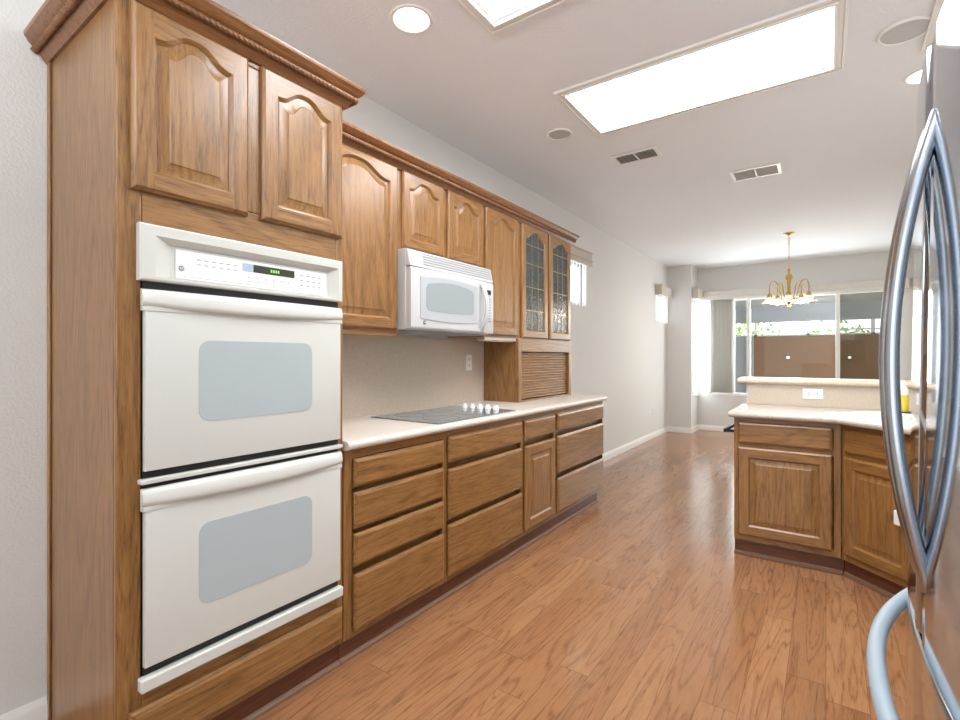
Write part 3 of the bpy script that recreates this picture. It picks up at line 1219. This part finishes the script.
oven_door(0.925, 1.452, 1.055, 1.305)
oven_door(0.368, 0.884, 0.490, 0.742)
MB().box(0.002, ow - 0.001, fy - 0.028, fy, 0.893, 0.907).build('middle_trim', ENAMEL, t, bevel=0.003)
MB().box(0.002, ow + 0.0, fy - 0.030, fy, 0.306, 0.345).build('bottom_trim', ENAMEL, t, bevel=0.005)

# ------------------------------------------------------------------ microwave
MY0, MY1 = 1.9035, 2.694
mw, mh = MY1 - MY0, 1.8365 - 1.402
t = thing('microwave', 'white over-the-range microwave hung above the cooktop', 'microwave', (W, MY0, 1.402), R90)
FD = 0.395
MB().box(0, mw, -FD + 0.035, -0.009, 0, mh).build('casing', APPL, t, bevel=0.004)
v = MB()
v.prism([(-FD + 0.0345, 0.338), (-FD + 0.002, 0.338), (-FD + 0.002, 0.346), (-FD + 0.020, mh - 0.006), (-FD + 0.0345, mh)], 0.0, mw, 'x')
vo = v.build('vent_grille', APPL, t, bevel=0.003)
sl = MB()
for k in range(5):
    z = 0.358 + k * 0.0145
    yy = -FD + 0.002 + (z - 0.346) / (mh - 0.006 - 0.346) * 0.018
    sl.box(0.11, mw - 0.02, yy - 0.0025, yy + 0.002, z, z + 0.0042)
sl.build('vent_slots', MARK, vo)
# door: gently bowed front
n = 21
dw = 0.665


def bowx(u):
    return -FD - 0.016 * math.sin(PI * u)


rings = []
for i in range(n):
    x = 0.004 + (dw - 0.004) * i / (n - 1)
    yb_ = bowx(x / mw)
    rings.append([(x, -FD + 0.034, 0.006), (x, yb_ + 0.008, 0.004), (x, yb_ + 0.001, 0.012), (x, yb_, 0.02), (x, yb_, 0.318), (x, yb_ + 0.001, 0.328), (x, yb_ + 0.008, 0.335), (x, -FD + 0.034, 0.335)])
do = MB().loft(rings).build('microwave_door', APPL, t, smooth=40)
# raised window surround and window with an arched head
fx0, fx1 = 0.072, 0.592


def curved_panel(x0, x1, zlo, zhi_f, off, name, mat, parent, k=18, zlo_f=None):
    r = []
    for i in range(k + 1):
        x = x0 + (x1 - x0) * i / k
        yb_ = bowx(x / mw)
        zl = zlo_f(x) if zlo_f else zlo
        zh = zhi_f(x)
        r.append([(x, yb_ + 0.002, zl), (x, yb_ - off, zl), (x, yb_ - off, zh), (x, yb_ + 0.002, zh)])
    return MB().loft(r).build(name, mat, parent, smooth=20)


def ends(x, x0, x1, r):
    e = min(x - x0, x1 - x)
    return 0.0 if e >= r else r - math.sqrt(max(0, r * r - (r - e) ** 2))


su = curved_panel(fx0, fx1, 0, lambda x: 0.288 + 0.012 * math.sin(PI * (x - fx0) / (fx1 - fx0)), 0.004, 'window_surround', plain('microwave_surround', srgb(180, 183, 187), 0.25), do, 18, lambda x: 0.062 - 0.012 * math.sin(PI * (x - fx0) / (fx1 - fx0)))
wx0, wx1 = 0.115, 0.548
curved_panel(wx0, wx1, 0, lambda x: 0.252 + 0.024 * math.sin(PI * (x - wx0) / (wx1 - wx0)) - ends(x, wx0, wx1, 0.02), 0.0055, 'microwave_window', APPLGREY, do, 30,
             lambda x: 0.109 - 0.006 * math.sin(PI * (x - wx0) / (wx1 - wx0)) + ends(x, wx0, wx1, 0.02))
pth = []
rad = []
for i in range(15):
    u = i / 14
    pth.append((0.640, bowx(0.64 / mw) + 0.004 - 0.050 * math.sin(PI * u) ** 0.7, 0.022 + 0.298 * u))
MB().tube(pth, 0.017, 10, ry=0.012, up=(1, 0, 0)).build('microwave_handle', APPL, do, smooth=60)
b_ = MB().lathe([(0.011, bowx(0.105 / mw) + 0.001), (0.011, bowx(0.105 / mw) - 0.002), (0.0001, bowx(0.105 / mw) - 0.0025)], (0.105, 0, 0.040), 20, axis='y').build('badge', plain('badge_dark', srgb(70, 74, 80), 0.3), do)
text('badge_letters', 'GE', 0.011, PANELWHITE, b_, (0.105, bowx(0.105 / mw) - 0.0028, 0.040), (PI / 2, 0, 0))
rings = []
for i in range(6):
    x = dw + 0.004 + (mw - dw - 0.004) * i / 5
    yb_ = bowx(x / mw)
    rings.append([(x, -FD + 0.034, 0.006), (x, yb_ + 0.006, 0.004), (x, yb_, 0.014), (x, yb_, 0.325), (x, yb_ + 0.006, 0.335), (x, -FD + 0.034, 0.335)])
cp = MB().loft(rings).build('control_panel', APPL, t, smooth=40)
yb_ = bowx(0.73 / mw)
MB().box(0.700, 0.752, yb_ - 0.004, yb_ + 0.004, 0.255, 0.285).build('display', BLACK, cp)
mk = MB()
for r_ in range(9):
    for k in range(3):
        x = 0.697 + k * 0.021
        mk.box(x, x + 0.011, yb_ - 0.003, yb_ + 0.004, 0.08 + r_ * 0.018, 0.086 + r_ * 0.018)
mk.build('key_markings', MARK, cp)
MB().box(0.03, mw - 0.03, -FD + 0.05, -0.05, -0.006, -0.0005).build('underside_panel', plain('underside_grey', srgb(150, 150, 150), 0.5), t)

# ------------------------------------------------------------------ cooktop
t = thing('cooktop', 'black glass electric cooktop with white knobs set in the worktop', 'cooktop', (-1.832, 2.27, 0.9145))
MB().box(-0.255, 0.24, -0.38, 0.38, 0, 0.006).build('glass_surface', COOKGLASS, t, bevel=0.002)
for x, y, r in ((-0.12, -0.20, 0.09), (0.11, -0.20, 0.105), (-0.12, 0.08, 0.075), (0.11, 0.08, 0.09)):
    MB().lathe([(r - 0.003, 0.0061), (r - 0.003, 0.0066), (r, 0.0066), (r, 0.0061)], (x, y, 0), 40, cap=False).build('burner_ring', COOKRING, t)
for k in range(5):
    x = -0.125 + k * 0.062
    kb = MB().lathe([(0.020, 0.0061), (0.020, 0.010), (0.017, 0.014), (0.016, 0.026), (0.014, 0.029), (0.0001, 0.029)], (x, 0.325, 0), 20).build('knob', WHITEPL, t)
    MB().box(x - 0.015, x + 0.015, 0.3215, 0.3285, 0.0292, 0.036).build('knob_grip', WHITEPL, kb, bevel=0.002)


# ------------------------------------------------------------------ outlets
def outlet(label, loc, rz, wide=False):
    t = thing('power_outlet', label, 'outlet', loc, rz)
    w, h = (0.116, 0.070) if wide else (0.072, 0.116)
    MB().box(-w / 2, w / 2, -0.0055, -0.0003, -h / 2, h / 2).build('cover_plate', WHITEPL, t, bevel=0.002)
    for s_ in (-1, 1):
        c = (s_ * 0.024, 0) if wide else (0, s_ * 0.024)
        pts = [(c[0] + 0.0155 * math.cos(2 * PI * k / 16), c[1] + 0.0155 * math.sin(2 * PI * k / 16)) for k in range(16)]
        so = MB().prism(pts, -0.0075, -0.0056, 'y').build('socket', WHITEPL, t)
        sl = MB()
        for q in (-1, 1):
            if wide:
                sl.box(c[0] - 0.003, c[0] + 0.007, -0.0082, -0.0076, q * 0.006 - 0.0016, q * 0.006 + 0.0016)
            else:
                sl.box(q * 0.006 - 0.0016, q * 0.006 + 0.0016, -0.0082, -0.0076, c[1] - 0.003, c[1] + 0.007)
        if wide:
            sl.box(c[0] - 0.011, c[0] - 0.007, -0.0082, -0.0076, -0.002, 0.002)
        else:
            sl.box(-0.002, 0.002, -0.0082, -0.0076, c[1] - 0.011, c[1] - 0.007)
        sl.build('socket_slots', BLACK, so)
    return t


outlet('white upright outlet on the beige backsplash behind the cooktop', (W + 0.008, 2.942, 1.213), R90)
outlet('white sideways outlet on the beige wall above the sink counter', (-0.073, 4.031, 1.003), 0, True)
outlet('white outlet low on the plain left wall near the far corner', (W, 7.75, 0.40), R90)

# ------------------------------------------------------------------ peninsula
PF = 3.48
struct(MB().box(-0.475, RX, 4.045, 4.165, 0, 1.062).build('wall_half', WALL, smooth=0))
tag(MB().box(-0.463, 0.995, 4.032, 4.0445, 0.9145, 1.0615).build('backsplash', SPLASH), 'beige laminate panel on the half wall behind the sink', 'backsplash')
m = MB()
pl = [(4.02, 1.0625), (4.30, 1.0625)] + [(4.30 + 0.019 * math.cos(-PI / 2 + PI * k / 8), 1.0815 + 0.019 * math.sin(-PI / 2 + PI * k / 8)) for k in range(1, 8)] + \
     [(4.30, 1.1005), (4.02, 1.1005)] + [(4.02 - 0.019 * math.cos(-PI / 2 + PI * k / 8), 1.0815 - 0.019 * math.sin(-PI / 2 + PI * k / 8)) for k in range(1, 8)]
m.loft([[(x, y, z) for y, z in pl] for x in (-0.528, 0.995)])
tag(m.build('bar_top', BARTOP), 'raised beige bar top on the half wall behind the sink', 'worktop')

t = thing('base_cabinet', 'oak peninsula cabinet with one wide drawer over one square panel door', 'cabinet', (-0.478, PF, 0), 0, group='oak peninsula cabinets')
w = 0.55
c = MB()
c.box(0, 0.016, 0.019, 0.563, 0.10, 0.876, 1)
c.box(w - 0.017, w - 0.001, 0.019, 0.563, 0.10, 0.876, 1)
c.box(0.016, w - 0.017, 0.55, 0.563, 0.10, 0.876, 1)
c.box(0.016, w - 0.017, 0.019, 0.55, 0.10, 0.116, 0)
c.build('carcass', [OAK_H, OAK_V], t)
frame_mb(w, 0.10, 0.876, 0, [(0, 0.03), (w - 0.035, w - 0.001)], [(0.03, w - 0.035, 0.10, 0.145), (0.03, w - 0.035, 0.835, 0.876), (0.03, w - 0.035, 0.68, 0.72)]).build('face_frame', [OAK_H, OAK_V], t)
drawer_front(t, 0.487, 0.135, (0.022, -0.0003, 0.712))
raised_door('door', t, 0.487, 0.552, (0.022, -0.0003, 0.137), 0, 0.06)
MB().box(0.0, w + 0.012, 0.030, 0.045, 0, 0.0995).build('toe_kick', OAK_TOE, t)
MB().box(-0.002, w + 0.008, 0.016, 0.0295, 0, 0.026).build('shoe_moulding', SHOE, t, bevel=0.004)

aw = 0.44
t = thing('base_cabinet', 'oak corner sink cabinet set at an angle beside the refrigerator', 'cabinet', (0.0755, PF, 0), -PI / 4, group='oak peninsula cabinets')
fm = frame_mb(aw, 0.10, 0.876, 0, [(0.0, 0.03), (aw - 0.035, aw)], [(0.03, aw - 0.035, 0.10, 0.145), (0.03, aw - 0.035, 0.835, 0.876), (0.03, aw - 0.035, 0.68, 0.72)])
fm.build('face_frame', [OAK_H, OAK_V], t)
drawer_front(t, 0.385, 0.135, (0.022, -0.0003, 0.712))
raised_door('door', t, 0.385, 0.552, (0.022, -0.0003, 0.137), 0, 0.06)
c = MB()
c.prism([(0.03, 0.0195), (aw, 0.0195), (aw + 0.40, 0.42), (0.42, 0.80), (0.03, 0.415)], 0.10, 0.70, 'z', 0)
c.build('carcass', OAK_V, t)
MB().box(-0.012, aw, 0.030, 0.045, 0, 0.0995).build('toe_kick', OAK_TOE, t)
MB().box(-0.006, aw, 0.016, 0.0295, 0, 0.026).build('shoe_moulding', SHOE, t, bevel=0.004)
lk = MB().box(0.328, 0.385, -0.045, -0.0205, 0.41, 0.485).build('child_lock', WHITEPL, t, bevel=0.006)
lk['label'] = 'white plastic child lock on the cabinet door edge'

# worktop of the peninsula (polygon with bullnose edge), opened for the sink
sq = math.sqrt(0.5)
fx, fy_ = 0.064 - 0.04 * sq * 0.4, PF - 0.055
poly = [(-0.505, 4.0315), (-0.505, 3.425), (0.041, 3.425), (0.041 + 0.40, 3.025), (0.995, 3.025), (0.995, 4.0315)]


def inset_poly(poly, d, fixed):
    n = len(poly)
    out = []
    for i in range(n):
        p0, p1, p2 = Vector(poly[i - 1]), Vector(poly[i]), Vector(poly[(i + 1) % n])
        d1, d2 = (p1 - p0).normalized(), (p2 - p1).normalized()
        n1, n2 = Vector((-d1.y, d1.x)), Vector((-d2.y, d2.x))
        mit = (n1 + n2) / (1 + n1.dot(n2))
        out.append((p1.x + mit.x * d, p1.y + mit.y * d))
    return out


# sink placement: local axes a (along the angled front) and b (towards the back corner)
SC = Vector((-0.01, 3.57))
A_, B_ = Vector((sq, -sq)), Vector((sq, sq))
sk = lambda a, b: tuple(SC + A_ * a + B_ * b)
rings = []
for d, z in ((0.012, 0.876), (0.004, 0.880), (0.0, 0.895), (0.004, 0.910), (0.012, 0.914)):
    rings.append([(x, y, z) for x, y in inset_poly(poly, d, None)])
m = MB().loft(rings, cap0=True, cap1=True)
ob = m.build('worktop', COUNTER, smooth=50)
tag(ob, 'pale laminate sink worktop on the peninsula with an angled corner', 'worktop')

t = thing('kitchen_sink', 'white drop-in sink rim in the angled corner of the peninsula worktop', 'sink', (SC.x, SC.y, 0.9145), -PI / 4)
rw, rd = 0.62, 0.46


def rr(x0, x1, y0, y1, r, z):
    out = []
    for cx, cy, a0 in ((x1 - r, y1 - r, 0), (x0 + r, y1 - r, PI / 2), (x0 + r, y0 + r, PI), (x1 - r, y0 + r, 1.5 * PI)):
        for k in range(6):
            a = a0 + PI / 2 * k / 5
            out.append((cx + r * math.cos(a), cy + r * math.sin(a), z))
    return out


MB().loft([rr(0, rw, 0, rd, 0.03, 0), rr(0, rw, 0, rd, 0.03, 0.008), rr(0.006, rw - 0.006, 0.006, rd - 0.006, 0.03, 0.014),
           rr(0.040, rw - 0.040, 0.040, rd - 0.09, 0.05, 0.014), rr(0.048, rw - 0.048, 0.048, rd - 0.098, 0.05, 0.008), rr(0.052, rw - 0.052, 0.052, rd - 0.1, 0.05, 0.0015)]).build('basin', plain('sink_white', srgb(222, 224, 223), 0.25), t, smooth=50)

# soap bottle and tray
t = thing('soap_bottle', 'clear bottle of yellow dish soap standing on a black tray by the sink', 'bottle', (0.368, 3.778, 0.9350))
MB().lathe([(0.026, 0.0), (0.028, 0.01), (0.028, 0.095), (0.0001, 0.095)], seg=20).build('soap', plain('yellow_soap', srgb(222, 200, 70), 0.2), t)
MB().lathe([(0.028, 0.096), (0.028, 0.125), (0.018, 0.145), (0.012, 0.150), (0.0001, 0.150)], seg=20).build('bottle_neck', plain('clear_plastic', srgb(222, 220, 205), 0.1), t)
MB().lathe([(0.013, 0.1505), (0.013, 0.170), (0.008, 0.172), (0.008, 0.185), (0.0001, 0.186)], seg=16).build('cap', WHITEPL, t)
tag(MB().prism([(x, y) for x, y, z in rr(-0.065, 0.065, -0.036, 0.036, 0.015, 0)], 0, 0.006, 'z').build('soap_tray', BLACK, loc=(0.368, 3.778, 0.9287), rot=(0, 0, -PI / 4)), 'small black tray under the soap bottle by the sink', 'tray')

# towel bar on the end panel
t = thing('towel_bar', 'dark metal towel bar on the left end of the peninsula', 'towel bar', (-0.478, 3.62, 0.765))
MB().box(-0.082, -0.064, -0.01, 0.34, -0.012, 0.012).build('bar', DARKMETAL, t, bevel=0.003)
for y in (0.02, 0.30):
    m = MB().box(-0.066, -0.0005, y - 0.009, y + 0.009, -0.012, 0.006)
    m.tube([(-0.060, y, 0.004), (-0.006, y, 0.042), (-0.0015, y, 0.044)], 0.006, 8)
    m.build('bracket', DARKMETAL, t)

# ------------------------------------------------------------------ refrigerator
FYC = 1.025
LEAN = math.radians(0.85)
FXC = 0.1255
t = thing('refrigerator', 'stainless steel french-door refrigerator with bowed bar handles at the right edge', 'refrigerator', (FXC - 0.0186, FYC, 0.0), rot=(0, LEAN, 0))
K = 0.20
front = lambda y: K * y * y
Z0 = 0.006


def door_poly(y0, y1, back=0.075, n=18, r=0.012):
    pts = [(back, y0)]
    for i in range(n + 1):
        y = y0 + (y1 - y0) * i / n
        e = min(y - y0, y1 - y)
        rd_ = 0.0 if e >= r else r - math.sqrt(max(0.0, r * r - (r - e) ** 2))
        pts.append((front(y) + rd_, y))
    pts.append((back, y1))
    return pts


MB().box(0.080, 0.74, -0.450, 0.450, 0.02, 1.735).build('cabinet_body', FBODY, t, bevel=0.006)
MB().box(0.05, 0.0795, -0.440, 0.440, 0.02, 0.105).build('toe_grille', BLACK, t)
for y0, y1, hy in ((0.003, 0.452, 0.042), (-0.452, -0.003, -0.042)):
    d = MB().prism(door_poly(y0, y1), 0.812, 1.752, 'z').build('fridge_door', STEEL, t, bevel=0.004, smooth=30)
    zc, hl = 1.2615, 0.357
    pth = []
    for i in range(33):
        u = -1 + 2 * i / 32
        pth.append((front(hy) - 0.049 * (1 - abs(u) ** 2.0) + 0.006, hy, zc + u * hl))
    MB().tube(pth, 0.0098, 14, ry=0.0105, up=(1, 0, 0)).build('door_handle', HSTEEL, d, smooth=60)
d = MB().prism(door_poly(-0.452, 0.452), 0.11, 0.807, 'z').build('freezer_drawer', STEEL, t, bevel=0.004, smooth=30)
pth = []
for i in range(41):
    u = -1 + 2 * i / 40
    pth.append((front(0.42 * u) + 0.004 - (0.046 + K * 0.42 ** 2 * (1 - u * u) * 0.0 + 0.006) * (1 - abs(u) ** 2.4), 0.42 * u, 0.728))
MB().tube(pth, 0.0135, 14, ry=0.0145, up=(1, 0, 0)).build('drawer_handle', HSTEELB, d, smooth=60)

# ------------------------------------------------------------------ chandelier
HX, HY = -0.37, 7.07
t = thing('chandelier', 'brass chandelier with glass bell shades hanging on a chain over the nook', 'chandelier', (HX, HY, CZ))
MB().lathe([(0.062, -0.0005), (0.062, -0.006), (0.045, -0.018), (0.014, -0.026), (0.006, -0.034), (0.0001, -0.035)], seg=28).build('canopy', BRASS, t)
ch = MB()
zt, zb = -0.034, -0.43
nl = 14
for i in range(nl):
    z = zt - (zt - zb) * (i + 0.5) / nl
    L = (zt - zb) / nl * 0.68
    ring = []
    for k in range(12):
        a = 2 * PI * k / 12
        x = 0.009 * math.cos(a)
        ring.append((x, 0, z + L * math.sin(a)) if i % 2 else (0, x, z + L * math.sin(a)))
    ch.tube(ring, 0.0024, 6, closed=True)
ch.build('chain', BRASS, t, smooth=60)
MB().lathe([(0.0001, -0.43), (0.012, -0.435), (0.020, -0.455), (0.012, -0.475), (0.016, -0.50), (0.034, -0.52), (0.040, -0.55), (0.024, -0.58), (0.018, -0.64), (0.018, -0.74),
            (0.026, -0.77), (0.040, -0.80), (0.042, -0.83), (0.026, -0.86), (0.014, -0.88), (0.018, -0.90), (0.010, -0.92), (0.0001, -0.93)], seg=20).build('stem', BRASS, t, smooth=60)
GLASSB = NT('bell_shade_glass')
GLASSB.set(Base_Color=srgb(250, 244, 228), Roughness=0.15)
GLASSB.b.inputs['Transmission Weight'].default_value = 0.85
GLASSB.b.inputs['IOR'].default_value = 1.2
GLASSB = GLASSB.m
BULB = emit('bulb_glow', (1, 0.88, 0.66), 30.0)
for k in range(5):
    a = math.radians(200 + 72 * k)
    ca, sa = math.cos(a), math.sin(a)
    pts = []
    for r_, z in ((0.03, -0.83), (0.07, -0.80), (0.10, -0.72), (0.12, -0.63), (0.155, -0.585), (0.195, -0.60), (0.212, -0.66), (0.212, -0.735)):
        pts.append((r_, z))
    # smooth the scroll
    sm = []
    for i in range(len(pts) - 1):
        p0, p1, p2, p3 = pts[max(i - 1, 0)], pts[i], pts[i + 1], pts[min(i + 2, len(pts) - 1)]
        for q in range(5):
            u = q / 5
            f_ = lambda c: 0.5 * ((2 * p1[c]) + (-p0[c] + p2[c]) * u + (2 * p0[c] - 5 * p1[c] + 4 * p2[c] - p3[c]) * u * u + (-p0[c] + 3 * p1[c] - 3 * p2[c] + p3[c]) * u ** 3)
            sm.append((f_(0), f_(1)))
    sm.append(pts[-1])
    ar = MB().tube([(r_ * ca, r_ * sa, z) for r_, z in sm], 0.0065, 8).build('arm', BRASS, t, smooth=60)
    c = (0.212 * ca, 0.212 * sa, 0)
    MB().lathe([(0.010, -0.735), (0.022, -0.745), (0.026, -0.77), (0.024, -0.79), (0.0001, -0.79)], c, 14).build('socket', BRASS, ar)
    MB().lathe([(0.027, -0.762), (0.034, -0.785), (0.050, -0.815), (0.078, -0.842), (0.082, -0.848), (0.079, -0.848), (0.048, -0.820), (0.031, -0.788), (0.0245, -0.763)], c, 22, cap=False).build('bell_shade', GLASSB, ar, smooth=60)
    MB().ball((c[0], c[1], -0.826), 0.026, 12, 8).build('bulb', BULB, ar, smooth=60)
    pl_ = bpy.data.lights.new('bulb_lamp', 'POINT')
    pl_.energy = 6
    pl_.color = (1, 0.90, 0.76)
    pl_.shadow_soft_size = 0.03
    po = bpy.data.objects.new('bulb_lamp', pl_)
    COL.objects.link(po)
    po.parent = t
    po.location = (c[0], c[1], -0.875)

# ------------------------------------------------------------------ enclosed patio beyond the far window
SY0, SY1 = FY + 0.16, 12.2
CONC = plain('patio_concrete', srgb(170, 164, 156), 0.8)
PCEIL = plain('patio_ceiling', srgb(206, 204, 200), 0.7)
PWALL = laminate('patio_brown_wall', srgb(146, 112, 83), srgb(132, 100, 73), 0.85, 30.0)
PGREY = plain('patio_grey_wall', srgb(176, 178, 182), 0.8)
struct(MB().box(-2.3, 3.4, SY0, SY1 + 0.2, -0.1, -0.01).build('floor_patio', CONC, smooth=0))
m = MB()
m.prism([(SY0, 2.56), (SY1 + 0.3, 2.34), (SY1 + 0.3, 2.42), (SY0, 2.64)], -2.4, 3.4, 'x')
struct(m.build('ceiling_patio', PCEIL, smooth=0))
struct(MB().box(-1.29, 3.4, SY1, SY1 + 0.12, -0.01, 1.70).build('wall_patio_low', PWALL, smooth=0))
struct(MB().box(-2.3, -1.2905, SY1, SY1 + 0.12, -0.01, 1.70).build('wall_patio_corner', PGREY, smooth=0))
struct(MB().box(-2.4, -2.3, SY0, SY1 + 0.12, -0.01, 2.50).build('wall_patio_left', PGREY, smooth=0))
struct(MB().box(-2.3, 3.4, SY1, SY1 + 0.12, 2.0, 2.36).build('wall_patio_header', PGREY, smooth=0))
wr = bpy.data.objects.new('window_5', None)
COL.objects.link(wr)
struct(wr)
fr = MB()
for x in (-2.28, -1.26, -0.30, 0.75, 1.8, 2.85):
    fr.box(x - 0.03, x + 0.03, SY1 + 0.02, SY1 + 0.08, 1.7005, 1.9995)
fr.box(-2.3, 3.4, SY1 + 0.02, SY1 + 0.08, 1.7005, 1.735)
fr.box(-2.3, 3.4, SY1 + 0.025, SY1 + 0.075, 1.80, 1.825)
fr.build('window_frame', ALU, wr)
tag(MB().box(-1.40, -1.33, SY1 - 0.10, SY1 - 0.03, -0.009, 2.30).build('patio_post', WHITE_TRIM), 'slim white post at the left end of the brown patio wall', 'post')
for x, lab in ((-0.655, 'small round white dome on a dark disc on the brown patio wall, left of the mullion'), (0.382, 'small round white dome on a dark disc on the brown patio wall, behind the right pane')):
    t = thing('patio_dome', lab, 'wall light', (x, SY1 - 0.0005, 1.244), group='round domes on the patio wall')  # emissive white dome on a dark disc for each unidentified white dot
    MB().lathe([(0.045, 0.0), (0.045, -0.012), (0.030, -0.016)], seg=20, axis='y').build('backplate', DARKMETAL, t)
    MB().lathe([(0.030, -0.0162), (0.026, -0.035), (0.0001, -0.042)], seg=18, axis='y').build('dome', emit('dome_glow', (1, 0.95, 0.88), 1.5), t)

# shrubs outside the patio windows
LEAFA = plain('leaf_light', srgb(150, 178, 96), 0.6)
LEAFB = plain('leaf_mid', srgb(104, 140, 70), 0.6)
ground = MB().box(-14, 14, SY1 + 0.25, 24, -0.3, -0.1).build('floor_yard', plain('yard_soil', srgb(150, 140, 110), 0.9), smooth=0)
struct(ground)
for i, (x, h, lab) in enumerate(((-1.9, 2.6, 'pale green shrub outside the patio, left of the window posts'), (0.1, 2.3, 'pale green shrub outside the patio, behind the middle window post'), (2.2, 2.9, 'pale green shrub outside the patio at the right'))):
    rnd = random.Random(i + 3)
    t = thing('garden_shrub', lab, 'shrub', (x, 15.0 + 0.4 * i, -0.1), group='shrubs outside the patio')
    MB().tube([(0, 0, 0), (0.03, 0.02, h * 0.35), (0.0, 0.05, h * 0.7)], [0.06, 0.045, 0.02], 8).build('trunk', DARKMETAL, t)
    lf = MB()
    for k in range(900):
        while True:
            p = Vector((rnd.uniform(-1, 1), rnd.uniform(-1, 1), rnd.uniform(-1, 1)))
            if 0.3 < p.length < 1:
                break
        c = Vector((p.x * 1.05, p.y * 0.8, h * 0.60 + p.z * h * 0.40))
        u = Vector((rnd.uniform(-1, 1), rnd.uniform(-1, 1), rnd.uniform(-1, 1))).normalized()
        w_ = u.orthogonal().normalized()
        L, Q = 0.085, 0.038
        b0 = len(lf.v)
        lf.v += [tuple(c - u * L), tuple(c + w_ * Q), tuple(c + u * L), tuple(c - w_ * Q)]
        lf.face([b0, b0 + 1, b0 + 2, b0 + 3], rnd.randint(0, 1))
    lf.build('foliage', [LEAFA, LEAFB], t, smooth=0)
